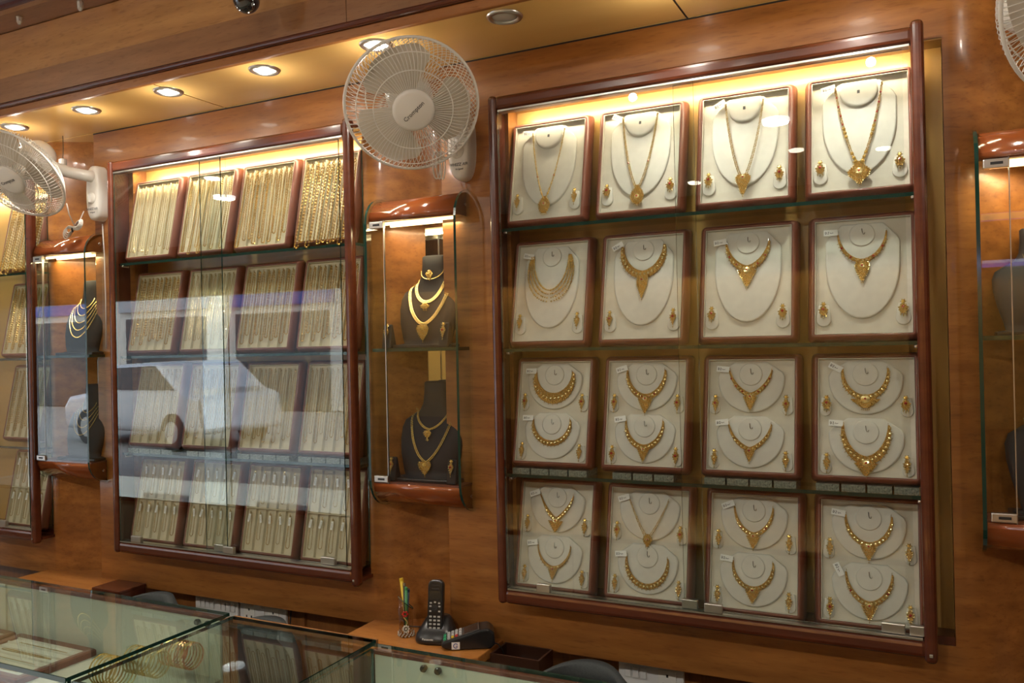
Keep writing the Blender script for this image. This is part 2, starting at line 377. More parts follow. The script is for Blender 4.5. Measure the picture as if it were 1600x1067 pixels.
# ------------------------------------------------------------------ large wall cabinets
SHELF = [1.930, 1.590, 1.237]
TRZ = [1.951, 1.610, 1.274, 0.928]          # inner lower edge of the trays in each row
LEAN = R(11.6)
def cabinet(x0, x1, a_end, b_start, b_end, clips, label, group='wall cabinets with sliding glass doors'):
    c = empty('display_cabinet', ((x0+x1)/2, WY, 0.88)); tag(c, label, 'cabinet', group)
    ox, oy, oz = (x0+x1)/2, WY, 0.88
    c.location = (0, 0, 0)
    yf = 2.072
    # the frame: round-cornered outer ring
    def rail(n, xa, xb, za, zb): return bx(n, ROSE, xa, xb, yf, yf+0.034, za, zb, c, bevel=0.011, segs=3)
    rail('post', x0, x0+0.026, 0.878, 2.300); rail('post', x1-0.028, x1, 0.868, 2.310)
    bx('top_rail', ROSE, x0+0.02, x1-0.02, yf+0.004, 2.106, 2.258, 2.298, c, bevel=0.012, segs=3)
    bx('bottom_rail', ROSE, x0+0.02, x1-0.02, yf+0.004, 2.106, 0.878, 0.918, c, bevel=0.012, segs=3)
    bx('cabinet_side', ROSE, x0, x0+0.012, 2.106, WY-0.001, 0.885, 2.295, c)
    bx('cabinet_roof', ROSE, x0+0.012, x1-0.004, 2.106, WY-0.001, 2.286, 2.296, c)
    bx('cabinet_bottom', ROSE, x0+0.012, x1-0.004, 2.106, WY-0.001, 0.880, 0.890, c)
    bx('post_cap', STEEL, x1-0.018, x1-0.010, yf-0.003, yf, 0.885, 0.893, c, bevel=0.002)
    bx('track', SATIN, x0+0.03, x1-0.03, yf+0.006, yf+0.034, 0.918, 0.922, c)
    bx('track', SATIN, x0+0.03, x1-0.03, yf+0.006, yf+0.034, 2.253, 2.258, c)
    L = x0+0.022; Rr = x1+0.038 if x1 > -1 else x1-0.012
    bx('back_panel', BACKM, L-0.01, Rr+0.005, 2.222, 2.232, 0.89, 2.285, c)
    bx('side_panel', BACKM, L-0.006, L, WY+0.001, 2.222, 0.89, 2.285, c)
    bx('side_panel', BACKM, Rr-0.001, Rr+0.005, WY+0.001, 2.222, 0.89, 2.285, c)
    bx('cabinet_floor', ROSE, L, Rr, WY, 2.222, 0.889, 0.908, c)
    bx('cabinet_top', BACKM, L, Rr, WY, 2.222, 2.283, 2.287, c)
    for i, z in enumerate(SHELF):
        pane('shelf', x0+0.012, x1-0.014, 2.112, 2.220, z-0.009, z, c, [GLASSG, GREENEDGE])
        for x in (x0+0.028, x1-0.034):
            bx('shelf_bracket', STEEL, x, x+0.010, 2.104, 2.135, z-0.016, z-0.009, c, bevel=0.002)
    pane('sliding_glass', x0+0.030, a_end, yf+0.008, yf+0.0125, 0.923, 2.253, c)
    pane('sliding_glass', b_start, b_end, yf+0.022, yf+0.0265, 0.923, 2.253, c)
    pane('side_glass', x1-0.016, x1-0.012, yf+0.035, WY-0.002, 0.92, 2.256, c)
    for (a, b, y) in clips:
        bx('door_shoe', SATIN, a, b, yf+(0.003 if y else 0.017), yf+(0.017 if y else 0.031), 0.923, 0.946, c, bevel=0.002)
    t = MB(); t.tube([(x0+0.05, 2.150, 2.276), (x1-0.05, 2.150, 2.276)], 0.006, 8)
    t.build('tube_light', TUBEM, c, smooth=True)
    return c
cabinet(-4.20, -3.096, -3.60, -3.68, -3.155, [(-3.33, -3.28, 1)], 'big glass-fronted wall cabinet at the far left edge, beyond the small case with pearl strands')
cabinet(-2.655, -1.565, -2.105, -2.215, -1.622, [(-2.565, -2.515, 1), (-2.175, -2.13, 0), (-2.12, -2.075, 1), (-1.72, -1.665, 0)],
        'big glass-fronted wall cabinet filled with trays of hanging gold chains')
cabinet(-1.085, 0.015, -0.505, -0.560, -0.030, [(-0.965, -0.925, 1), (-0.565, -0.525, 0), (-0.505, -0.46, 1), (-0.100, -0.050, 0), (-0.042, -0.008, 0)],
        'big glass-fronted wall cabinet of necklace sets, nearest on the right')
for (x0, x1, e) in [(-4.2, -3.12, 3.2), (-2.64, -1.575, 3.4), (-1.07, 0.01, 3.3)]:
    l = light('cabinet_tube_glow', 'AREA', ((x0+x1)/2, 2.160, 2.268), e, (1.0, 0.85, 0.60), size=x1-x0-0.06, size_y=0.012)
    l.rotation_euler = (R(42), 0, 0)

# ------------------------------------------------------------------ trays
IW, IH = 0.107, 0.283
def rrect(x0, x1, z0, z1, r, k=3):
    p = []
    for cx, cz, a in ((x1-r, z1-r, 0), (x0+r, z1-r, PI/2), (x0+r, z0+r, PI), (x1-r, z0+r, 1.5*PI)):
        p += [(cx+r*math.cos(a+PI/2*i/k), cz+r*math.sin(a+PI/2*i/k)) for i in range(k+1)]
    return p
def loops_mesh(loops, cap_last=True):
    m = MB(); n = len(loops[0][1]); v = []; f = []
    for y, p in loops: v += [(x, y, z) for x, z in p]
    for j in range(len(loops)-1):
        for i in range(n): a = j*n+i; b = j*n+(i+1) % n; f.append((a, a+n, b+n, b))
    if cap_last: k = (len(loops)-1)*n; f.append(tuple(range(k, k+n))[::-1])
    m.add(v, f); return m
fm = loops_mesh([(0.004, rrect(-IW, IW, 0, IH, 0.003)), (0.0, rrect(-IW-0.001, IW+0.001, -0.001, IH+0.001, 0.003)),
                 (-0.001, rrect(-IW-0.004, IW+0.004, -0.004, IH+0.004, 0.006)), (0.001, rrect(-IW-0.008, IW+0.008, -0.009, IH+0.008, 0.010)),
                 (0.010, rrect(-IW-0.013, IW+0.013, -0.013, IH+0.013, 0.013)), (0.026, rrect(-IW-0.018, IW+0.018, -0.017, IH+0.017, 0.014)),
                 (0.028, rrect(-IW-0.016, IW+0.016, -0.015, IH+0.015, 0.013))])
FRAME_ME = fm.mesh('tray_frame', TRAYW)
for q in FRAME_ME.polygons: q.use_smooth = q.index < len(FRAME_ME.polygons)-1
def liner_me(m):
    b = MB(); y = 0.011
    b.add([(-IW, y, 0), (IW, y, 0), (IW, y, IH), (-IW, y, IH)], [(0, 1, 2, 3)])
    w = 0.0015
    b.box(-IW, -IW+w, 0.001, y+0.002, 0, IH); b.box(IW-w, IW, 0.001, y+0.002, 0, IH); b.box(-IW, IW, 0.001, y+0.002, 0, w); b.box(-IW, IW, 0.001, y+0.002, IH-w, IH)
    return b.mesh('tray_liner', m)
LINER, LINERY = liner_me(CREAM), liner_me(CREAMY)
def pad_mesh(poly, y0, y1, name, inset=0.004):
    """upholstered pad: outline lifted towards the viewer with a rounded-over edge"""
    n = len(poly); cx = sum(p[0] for p in poly)/n; cz = sum(p[1] for p in poly)/n
    def ins(d):
        out = []
        for i in range(n):
            a = Vector(poly[i-1]); b = Vector(poly[i]); c = Vector(poly[(i+1) % n])
            t = (c-a).normalized(); nn = Vector((t.y, -t.x)); out.append((b.x-nn.x*d, b.y-nn.y*d))
        return out
    area = sum(poly[i][0]*poly[(i+1) % n][1]-poly[(i+1) % n][0]*poly[i][1] for i in range(n))
    if area < 0: poly.reverse()
    L = [(y0, ins(0)), (y0+(y1-y0)*0.7, ins(0.0002)), (y0+(y1-y0)*0.93, ins(inset*0.4)), (y1, ins(inset))]
    m = MB(); v = []; f = []
    for y, p in L: v += [(x, y, z) for x, z in p]
    for j in range(3):
        for i in range(n): a = j*n+i; b = j*n+(i+1) % n; f.append((a, b, b+n, a+n))
    f.append(tuple(range(3*n, 4*n))); m.add(v, f)
    me = m.mesh(name, PADM)
    for q in me.polygons: q.use_smooth = True
    return me
def u_shape(cx, ztop, hw, zc, rad, neck=0.042, nz=0.0, shoulder=0.0):
    """neck form outline: straight neck top, sloping shoulders, deep U"""
    p = [(cx+neck, ztop), (cx-neck, ztop), (cx-hw*0.93, ztop-shoulder), (cx-hw, ztop-shoulder-0.012)]
    p += [(cx-hw*math.cos(a), zc-rad*math.sin(a)) for a in [PI*i/18 for i in range(19)]]
    p += [(cx+hw, ztop-shoulder-0.012), (cx+hw*0.93, ztop-shoulder)]
    return p
def drop_outline(hw, h):   # earring pad: flat top, round bottom
    return [(hw*0.7, h), (-hw*0.7, h)]+[(-hw*math.cos(a), hw-hw*math.sin(a)) for a in [PI*i/10 for i in range(11)]]
NF1 = pad_mesh(u_shape(0, 0.272, 0.082, 0.175, 0.138, 0.046, shoulder=0.034), 0.011, 0.0035, 'neck_form')
NF2 = pad_mesh(u_shape(0, 0.134, 0.083, 0.090, 0.086, 0.040, shoulder=0.026), 0.011, 0.0035, 'neck_form')
COL1 = pad_mesh([(-0.040, 0.033), (0.040, 0.033)][::-1]+[(-0.043*math.cos(a), 0.010-0.042*math.sin(a)) for a in [PI*i/16 for i in range(17)]], 0.0035, -0.0045, 'collar_form', 0.006)
COL2 = pad_mesh([(0.029*math.cos(2*PI*i/24), 0.029*math.sin(2*PI*i/24)) for i in range(24)], 0.0035, 0.0003, 'collar_form', 0.003)
EP1 = pad_mesh(drop_outline(0.0165, 0.052), 0.011, 0.005, 'earring_pad', 0.002)
EP2 = pad_mesh(drop_outline(0.0135, 0.045), 0.011, 0.005, 'earring_pad', 0.002)
pm = MB(); pm.tube([(0, -0.0005, 0.014), (0.001, -0.002, 0.004), (0.003, -0.003, 0.0), (0.006, -0.002, 0.0), (0.0065, -0.001, 0.004)], 0.0008, 5)
PINM = pm.mesh('pin', STEEL)
pm = MB().box(-0.003, 0.003, -0.0052, -0.0045, -0.004, 0.004); PINB = pm.mesh('pin', PRINT)
ROWN = ['top row', 'second row', 'third row', 'bottom row']
COLN = ['first', 'second', 'third', 'fourth']
def tray_root(name, xc, row, label, group):
    e = empty(name, (xc, 2.12, TRZ[row]), (-LEAN, 0, 0)); tag(e, label, 'tray', group)
    mk('frame', FRAME_ME, e)
    return e
# necklace trays
RX = [-0.9380, -0.6695, -0.3955, -0.1270]
def necklace_tray(ci, row):
    e = tray_root('necklace_tray', RX[ci], row, f'brown framed cream necklace tray, {COLN[ci]} from left in {ROWN[row]} of right cabinet', 'necklace trays in the right cabinet')
    mk('liner', LINER, e)
    if row < 2:
        mk('neck_form', NF1, e); mk('collar_form', COL1 if row == 0 else COL2, e, loc=(0, 0, 0.238 if row == 0 else 0.243))
        mk('pin', PINB if row == 0 else PINM, e, loc=(0, 0, 0.243))
        for s in (-1, 1): mk('earring_pad', EP1, e, loc=(s*0.087, 0, 0.020))
    else:
        for z in (0.143, 0.004):
            mk('neck_form', NF2, e, loc=(0, 0, z)); mk('collar_form', COL2, e, loc=(0, 0, z+0.101)); mk('pin', PINM, e, loc=(0, 0, z+0.101))
            for s in (-1, 1): mk('earring_pad', EP2, e, loc=(s*0.090, 0, z-0.001))
for row in range(4):
    for ci in range(4): necklace_tray(ci, row)

# ------------------------------------------------------------------ necklaces
def ncurve(a, vt, vb, k):
    def pos(t):
        te = t*PI/2; h = vt-vb
        e = (a*math.sin(te), vt-h*math.cos(te)); w = (a*t, vt-h*(1-abs(t)**1.15))
        return Vector((e[0]*(1-k)+w[0]*k, e[1]*(1-k)+w[1]*k))
    return pos
def nrm(pos, t):
    d = pos(min(1, t+0.01))-pos(max(-1, t-0.01)); d.normalize(); return Vector((d.y, -d.x)), d
Y0 = -0.0005
def strandmesh(sp):
    pos = ncurve(sp['a'], sp['vt'], sp['vb'], sp.get('k', 0.2)); we, wm, q = sp['we'], sp['wm'], sp.get('q', 1.4)
    W = lambda t: we+(wm-we)*max(0, 1-abs(t)**q)
    y = sp.get('y', Y0); step = sp.get('step', 0.0040); m = MB(); r = sp.get('r', 0.0020)
    tot = 0; N = 200; P = [pos(-1+2*i/N) for i in range(N+1)]; cum = [0]
    for i in range(N): cum.append(cum[-1]+(P[i+1]-P[i]).length)
    nb = int(cum[-1]/step)
    ns = sp.get('strands', 0)
    if not ns:
        n = 48; v = []; f = []
        for i in range(n+1):
            t = -1+2*i/n; p = pos(t); nn, d = nrm(pos, t); w = W(t)
            for o, yy in ((0, y+0.0012), (0.0003, y), (w-0.0003, y), (w, y+0.0012)): c = p+nn*o; v.append((c.x, yy, c.y))
        for i in range(n):
            for j in range(3): a = i*4+j; f.append((a, a+4, a+5, a+1))
        m.add(v, f, 3)
    j0 = 0
    for b in range(nb+1):
        s = cum[-1]*b/max(1, nb)
        while j0 < N-1 and cum[j0+1] < s: j0 += 1
        t = -1+2*(j0+(s-cum[j0])/max(1e-9, cum[j0+1]-cum[j0]))/N; t = max(-1, min(1, t))
        p = pos(t); nn, d = nrm(pos, t); w = W(t)
        rows = ns if ns else max(1, int(w/0.0040+0.35))
        for j in range(rows):
            o = (j+0.5)*w/rows if rows > 1 else w/2
            c = p+nn*o; rr = r*(0.8+0.45*((b*7+j*3) % 5)/5)
            m.octa((c.x, y-0.0010-0.0008*((b+j) % 2), c.y), rr, rr*1.0, rr, m=(0, 1, 0, 3, 1, 0, 3)[(b*5+j*3) % 7] if not ns else (b+j) % 2)
        if sp.get('fringe') and b % 2 == 0 and abs(t) < sp.get('fl', 0.8):
            c = p+nn*(w+0.0018); m.link((c.x, y, c.y), (nn.x, nn.y), 0.003, 0.001, 0.001)
    if not ns:
        s = 0.004; 
        while s < cum[-1]:
            i = min(N-1, int(N*s/cum[-1])); t = -1+2*i/N; w = W(t)
            if w > 0.0075:
                c = pos(t)+nrm(pos, t)[0]*w*0.5; rr = min(0.0036, w*0.26)
                m.sphere((c.x, y-0.0018, c.y), rr, 8, 6, sy=0.55, m=1)
                for q in range(6): an = PI*q/3+s*90; m.octa((c.x+rr*1.5*math.cos(an), y-0.0022, c.y+rr*1.5*math.sin(an)), 0.0013, m=0)
                s += 0.0095
            else: s += 0.004
    for t in sp.get('beads', []):
        for sgn in (-1, 1):
            p = pos(sgn*t)+nrm(pos, sgn*t)[0]*W(t)/2; m.sphere((p.x, y-0.001, p.y), sp.get('br', 0.0036), 8, 6)
    for t in sp.get('stones', []):
        for sgn in (-1, 1):
            p = pos(sgn*t)+nrm(pos, sgn*t)[0]*W(t)/2; m.octa((p.x, y-0.003, p.y), 0.0030, 0.0018, 0.0030, m=2)
    return m, pos, W
def pendantmesh(cx, vtop, prof, y=Y0-0.001, stone=2, dangle=3, step=0.0040):
    """prof: (distance below top, half width)"""
    m = MB(); n = len(prof); L = prof[-1][0]
    def hw(s):
        for i in range(n-1):
            if prof[i][0] <= s <= prof[i+1][0]:
                u = (s-prof[i][0])/(prof[i+1][0]-prof[i][0]); return prof[i][1]*(1-u)+prof[i+1][1]*u
        return prof[-1][1]
    k = 16; v = []; f = []
    for i in range(k+1):
        s = L*i/k; w = hw(s)
        v += [(cx-w, y+0.001, vtop-s), (cx-w*0.6, y-0.0012, vtop-s), (cx+w*0.6, y-0.0012, vtop-s), (cx+w, y+0.001, vtop-s)]
    for i in range(k):
        for j in range(3): a = i*4+j; f.append((a, a+4, a+5, a+1))
    m.add(v, f, 3)
    s = step/2; row = 0
    while s < L:
        w = hw(s); nbb = max(1, int(2*w/step))
        for i in range(nbb):
            x = -w+(i+0.5)*2*w/nbb; yy = y-0.0014*(1-abs(x)/max(w, 1e-6)*0.7)-0.0006
            m.octa((cx+x, yy, vtop-s), step*0.52, step*0.5, step*0.52, m=(0, 1, 0, 3, 1)[(row*2+i*3) % 5])
        s += step; row += 1
    for sg in (-1, 1):
        ss = 0.002
        while ss < L-0.001:
            m.sphere((cx+sg*hw(ss), y-0.0014, vtop-ss), 0.0016, 6, 4, m=1); ss += 0.0048
    # raised centre boss
    wmx = max(p[1] for p in prof); sm = [p[0] for p in prof if p[1] == wmx][0]
    m.sphere((cx, y-0.002, vtop-sm), wmx*0.34, 10, 6, sy=0.35, m=1)
    if stone: m.octa((cx, y-0.003-wmx*0.12, vtop-sm), 0.0030, 0.0016, 0.0030, m=stone)
    for i in range(dangle):
        x = (i-(dangle-1)/2)*0.0042; s0 = L
        for q in range(n-1):
            pass
        # hang from the lowest place where the plate is this wide
        ss = L
        while ss > 0 and hw(ss) < abs(x): ss -= 0.0005
        m.link((cx+x, y, vtop-ss-0.0035), (0, 1), 0.0035, 0.0012, 0.0012, m=1)
    return m
NM = [GOLD, GOLDP, RUBY, GOLDD]
tagm = MB().box(-0.016, 0.016, -0.0004, 0.0004, -0.0075, 0.0075).mesh('price_tag', PAPER)
def scribble(seed):
    rnd = random.Random(seed); m = MB(); x = -0.012
    m.tube([(x, -0.0006, -0.003), (x, -0.0006, 0.003), (x+0.0025, -0.0006, 0.002), (x+0.003, -0.0006, -0.001), (x+0.0005, -0.0006, -0.003)], 0.0006, 4)
    x += 0.005; m.tube([(x, -0.0006, 0.002), (x+0.002, -0.0006, 0.003), (x+0.0022, -0.0006, 0.0), (x, -0.0006, -0.003), (x+0.003, -0.0006, -0.0028)], 0.0006, 4)
    x += 0.005
    pts = [(x+i*0.0011, -0.0006, -0.001+rnd.uniform(-0.0015, 0.0018)) for i in range(8)]; m.tube(pts, 0.0005, 4)
    return m.mesh('handwriting', INK)
SCR = [scribble(i) for i in range(4)]
def put_tag(parent, x, y, z, ang, i, s=1.0):
    t = mk('price_tag', tagm, parent, loc=(x, y, z), rot=(0, ang, 0)); t.scale = (s, 1, s)
    h = mk('handwriting', SCR[i % 4], t)
    return t
def necklace(ci, row, sp, pend, desc, where='', dz=0.0, tagang=-0.15, tags=True):
    e = empty('necklace', (RX[ci], 2.12, TRZ[row]), (-LEAN, 0, 0))
    tag(e, f'{desc}, {where}{COLN[ci]} tray, {ROWN[row]}', 'necklace', 'gold necklaces in the right cabinet')
    m, pos, W = strandmesh(sp); nm = [sp.get('metal', GOLD), GOLDP, RUBY, GOLDD]
    m.build('strand', nm, e)
    if pend:
        vt = sp['vb']-(sp['wm']*0.75 if not pend.get('top') else 0) if pend.get('top') is None else pend['top']
        pendantmesh(0, vt, pend['prof'], stone=2 if pend.get('stone', True) else None, dangle=pend.get('dangle', 1), y=sp.get('y', Y0)-0.001).build('pendant', nm, e)
    hk = MB(); 
    for s in (-1, 1): p = pos(s); hk.tube([(p.x, Y0, p.y-0.002), (p.x+s*0.001, Y0-0.001, p.y+0.006)], 0.0007, 5)
    hk.build('hook', STEEL, e)
    if tags:
        p = pos(-1); put_tag(e, p.x-0.018, -0.003, p.y+0.003, tagang, ci+row)
        tube = MB().tube([(p.x-0.003, -0.0025, p.y+0.002), (p.x, -0.002, p.y)], 0.0005, 4).build('tag_string', PAPER, e)
    return e
P = dict
point = lambda L, w: [(0, w), (L*0.35, w*0.72), (L*0.7, w*0.38), (L, w*0.06)]
SP = []
# top row: long haars with large pendants
Yr = -0.0075
necklace(0, 0, P(a=0.047, vt=0.256, vb=0.058, k=0.72, we=0.004, wm=0.006, r=0.0030, step=0.0040, strands=1, stones=[0.42], rr=1, beads=[0.12, 0.2, 0.42], br=0.0032, y=Yr+0.003),
         P(top=0.062, prof=[(0, 0.004), (0.010, 0.011), (0.022, 0.018), (0.036, 0.015), (0.050, 0.006)], dangle=7), 'long gold necklace with a fringed fan pendant', tags=True, tagang=0.1)
necklace(1, 0, P(a=0.046, vt=0.262, vb=0.062, k=0.66, we=0.0045, wm=0.008, r=0.0021, step=0.0031, strands=2, stones=[0.45], y=Yr+0.003),
         P(top=0.066, prof=[(0, 0.005), (0.007, 0.006), (0.018, 0.015), (0.032, 0.019), (0.046, 0.013), (0.054, 0.004)], dangle=7), 'long gold necklace of close beads with a round tasselled pendant', tagang=0.5)
necklace(2, 0, P(a=0.045, vt=0.258, vb=0.058, k=0.7, we=0.004, wm=0.0085, r=0.0019, step=0.0031, strands=2, y=Yr+0.003),
         P(top=0.064, prof=[(0, 0.012), (0.008, 0.019), (0.018, 0.017), (0.030, 0.011), (0.046, 0.006), (0.054, 0.002)], dangle=1), 'long gold necklace with a peacock-shaped pendant tapering down', tagang=-0.5)
necklace(3, 0, P(a=0.050, vt=0.258, vb=0.060, k=0.74, we=0.0045, wm=0.007, r=0.0021, step=0.0033, strands=2, beads=[0.07, 0.14, 0.21, 0.45, 0.5, 0.55], br=0.0042, stones=[0.6, 0.7, 0.8, 0.9], y=Yr+0.003),
         P(top=0.066, prof=[(0, 0.014), (0.006, 0.010), (0.011, 0.012), (0.026, 0.026), (0.036, 0.022), (0.050, 0.008), (0.058, 0.002)], dangle=3), 'long gold necklace with a broad lozenge pendant', tagang=-0.2)
# second row
necklace(0, 1, P(a=0.052, vt=0.244, vb=0.150, k=0.12, we=0.010, wm=0.044, q=2.2, strands=4, step=0.0036, r=0.0032), None, 'four-strand draped gold necklace', tagang=0.2)
necklace(1, 1, P(a=0.054, vt=0.254, vb=0.186, k=0.15, we=0.008, wm=0.022, q=2.5, fringe=1, metal=GOLD), P(top=0.172, prof=[(0, 0.014), (0.012, 0.015), (0.028, 0.014), (0.045, 0.007), (0.062, 0.001)], dangle=1), 'wide gold bib necklace with one long central drop', tagang=-0.5)
necklace(2, 1, P(a=0.051, vt=0.244, vb=0.183, k=0.35, we=0.005, wm=0.018, q=1.5, fringe=1, stones=[0.3, 0.6]), P(prof=[(0, 0.024), (0.010, 0.020), (0.022, 0.012), (0.034, 0.008), (0.042, 0.002)], dangle=2), 'gold v-shaped necklace with a pointed red-stone centre', tagang=-0.12)
necklace(3, 1, P(a=0.052, vt=0.248, vb=0.182, k=0.18, we=0.004, wm=0.010, q=1.5, fringe=1, stones=[0.3, 0.62]), P(prof=[(0, 0.013), (0.010, 0.017), (0.022, 0.014), (0.036, 0.008), (0.048, 0.002)], dangle=2), 'slim gold necklace with a hanging flower-shaped centrepiece', tagang=0.0)
# third row (two per tray)
U, D = 'upper half, ', 'lower half, '
necklace(0, 2, P(a=0.053, vt=0.252, vb=0.193, k=0.0, we=0.005, wm=0.031, q=1.7, fringe=1, fl=0.9), None, 'very broad fringed gold crescent necklace', U, tagang=0)
necklace(0, 2, P(a=0.054, vt=0.118, vb=0.060, k=0.0, we=0.004, wm=0.016, q=2.2, fringe=1, fl=0.85), None, 'medium fringed gold crescent necklace', D, tagang=0)
necklace(1, 2, P(a=0.050, vt=0.256, vb=0.192, k=0.12, we=0.005, wm=0.017, q=1.8, stones=[0.1, 0.28]), P(prof=point(0.040, 0.020), dangle=1), 'gold necklace with a red-stone band and sharp pointed centre', U, tagang=-0.3)
necklace(1, 2, P(a=0.049, vt=0.120, vb=0.057, k=0.12, we=0.004, wm=0.017, q=1.6), P(prof=point(0.032, 0.016), dangle=1), 'gold leafy necklace with a small pointed centre', D, tagang=-0.15)
necklace(2, 2, P(a=0.051, vt=0.254, vb=0.197, k=0.5, we=0.004, wm=0.013, q=1.3, stones=[0.25, 0.5, 0.75]), P(prof=point(0.036, 0.017), dangle=1), 'gold v-shaped necklace with scattered dark red stones', U, tagang=0.1)
necklace(2, 2, P(a=0.051, vt=0.117, vb=0.060, k=0.45, we=0.004, wm=0.012, q=1.3), P(prof=point(0.028, 0.013), dangle=1), 'thin gold v-shaped necklace with a narrow point', D, tagang=-0.12)
necklace(3, 2, P(a=0.048, vt=0.257, vb=0.194, k=0.0, we=0.005, wm=0.014, q=2.0, fringe=1, fl=0.6), P(prof=[(0, 0.033), (0.006, 0.028), (0.014, 0.018), (0.022, 0.008)], dangle=5), 'gold necklace with a layered crescent of beaded drops', U, tagang=0.5)
necklace(3, 2, P(a=0.048, vt=0.121, vb=0.048, k=0.15, we=0.005, wm=0.022, q=1.6, fringe=1, fl=0.6), P(prof=[(0, 0.026), (0.010, 0.019), (0.022, 0.010), (0.030, 0.004)], dangle=1), 'solid deep v-shaped gold bib necklace', D, tagang=0.05)
# bottom row
necklace(0, 3, P(a=0.049, vt=0.250, vb=0.190, k=0.75, we=0.003, wm=0.014, q=0.9), P(prof=point(0.032, 0.022), dangle=0), 'thin gold necklace ending in a solid triangle', U, tagang=-0.35)
necklace(0, 3, P(a=0.048, vt=0.112, vb=0.056, k=0.15, we=0.003, wm=0.010, q=1.2, fringe=1, fl=0.6), P(prof=point(0.030, 0.014), dangle=1), 'thin gold necklace with leaf links at the centre', D, tagang=-0.15)
necklace(1, 3, P(a=0.052, vt=0.252, vb=0.160, k=0.95, we=0.003, wm=0.010, q=1.1, strands=2), P(top=0.164, prof=[(0, 0.004), (0.006, 0.010), (0.014, 0.013), (0.022, 0.010), (0.034, 0.002)], dangle=3), 'double-strand gold v necklace with a round pendant', U, tagang=-0.3)
necklace(1, 3, P(a=0.054, vt=0.104, vb=0.036, k=0.0, we=0.004, wm=0.015, q=2.5, fringe=1, fl=0.6), None, 'lace-edged gold crescent collar necklace', D, tagang=-0.1)
necklace(2, 3, P(a=0.046, vt=0.252, vb=0.190, k=0.25, we=0.004, wm=0.012, q=1.5, stones=[0.42]), P(prof=point(0.032, 0.017), dangle=1), 'gold necklace with two side stones and a point', U, tagang=-0.4)
necklace(2, 3, P(a=0.047, vt=0.118, vb=0.058, k=0.0, we=0.004, wm=0.012, q=2.2), P(prof=point(0.032, 0.018), dangle=0), 'smooth polished gold u-shaped necklace with a point', D, tagang=0.1)
necklace(3, 3, P(a=0.049, vt=0.250, vb=0.188, k=0.1, we=0.004, wm=0.013, q=1.8), P(prof=point(0.034, 0.018), dangle=1), 'gold u-shaped necklace with a fluted pointed centre', U, tagang=0.15)
necklace(3, 3, P(a=0.049, vt=0.116, vb=0.052, k=0.2, we=0.004, wm=0.013, q=1.6, stones=[0.55]), P(prof=point(0.034, 0.018), dangle=1), 'gold u-shaped necklace with a domed glittering centre', D, tagang=1.1)

# ------------------------------------------------------------------ earrings of the sets
def earring_meshes(kind):
    a = MB(); a.sphere((0, Y0, 0.018), 0.0034, 8, 6, sy=0.6)
    for i in range(6): an = PI*i/3; a.octa((0.0042*math.cos(an), Y0, 0.018+0.0042*math.sin(an)), 0.0013, m=1)
    prof = {0: [(0, 0.0015), (0.008, 0.006), (0.016, 0.0035), (0.024, 0.0005)], 1: [(0, 0.002), (0.006, 0.0075), (0.014, 0.006), (0.018, 0.002)],
            2: [(0, 0.001), (0.004, 0.004), (0.009, 0.0065), (0.020, 0.002), (0.026, 0.0004)]}[kind]
    b = pendantmesh(0, 0.014, prof, y=Y0, stone=2 if kind else None, dangle=[1, 3, 1][kind], step=0.0022)
    return a.mesh('stud', NM), b.mesh('drop', NM)
EM = [earring_meshes(k) for k in range(3)]
KN = {0: 'slim', 1: 'rounded', 2: 'leaf-shaped'}
def earring(ci, row, s, z, kind, where, near):
    e = empty('earring', (RX[ci], 2.12, TRZ[row]), (-LEAN, 0, 0))
    # place on the pad in tray axes
    off = Matrix.Rotation(-LEAN, 4, 'X') @ Vector((s*0.087, -0.0005 if row < 2 else 0.0, z))
    e.location = Vector((RX[ci], 2.12, TRZ[row]))+off
    side = 'left' if s < 0 else 'right'
    tag(e, f'{KN[kind]} gold earring, {side} side, {where}{COLN[ci]} tray, {ROWN[row]}, right cabinet', 'earring', 'gold earrings in the right cabinet')
    mk('stud', EM[kind][0], e); mk('drop', EM[kind][1], e); e.scale = (1.3, 1.2, 1.3)
kinds = {(0, 0): 0, (1, 0): 1, (2, 0): 1, (3, 0): 1, (0, 1): 0, (1, 1): 2, (2, 1): 1, (3, 1): 1}
for row in (0, 1):
    for ci in range(4):
        for s in (-1, 1): earring(ci, row, s, 0.050, kinds[(ci, row)], '', '')
k2 = [[2, 0, 2, 0], [2, 2, 1, 1], [0, 0, 2, 2], [0, 2, 0, 0]]
for row in (2, 3):
    for ci in range(4):
        for j, z in enumerate((0.163, 0.024)):
            kd = [[2, 2, 2, 1], [0, 2, 0, 0]][j][ci] if row == 2 else [[0, 2, 0, 0], [0, 0, 0, 2]][j][ci]
            for s in (-1, 1): earring(ci, row, s, z, kd, 'upper half, ' if j == 0 else 'lower half, ', '')
# ------------------------------------------------------------------ chain trays (left cabinets)
def div_me(z0, z1): return MB().prism([(-0.0028, 0.011), (0.0028, 0.011), (0.0008, 0.0015), (-0.0008, 0.0015)], 'z', z0, z1).mesh('divider', CREAMY)
DIVL, DIVS = div_me(0.002, 0.272), div_me(0.0, 0.138)
CROSS = MB().prism([(0.011, -0.0025), (0.0015, -0.0012), (0.0015, 0.0012), (0.011, 0.0025)], 'x', -IW+0.002, IW-0.002).mesh('crossbar', CREAMY)
def chain_tray(xc, row, label, group):
    e = tray_root('chain_tray', xc, row, label, group); mk('liner', LINERY, e)
    if row < 3:
        for i in range(1, 5): mk('divider', DIVL, e, loc=(-IW+i*2*IW/5, 0, 0))
    else:
        for i in range(1, 5):
            mk('divider', DIVS, e, loc=(-IW+i*2*IW/5, 0, 0.002)); mk('divider', DIVS, e, loc=(-IW+i*2*IW/5, 0, 0.144))
        mk('crossbar', CROSS, e, loc=(0, 0, 0.1415))
    return e
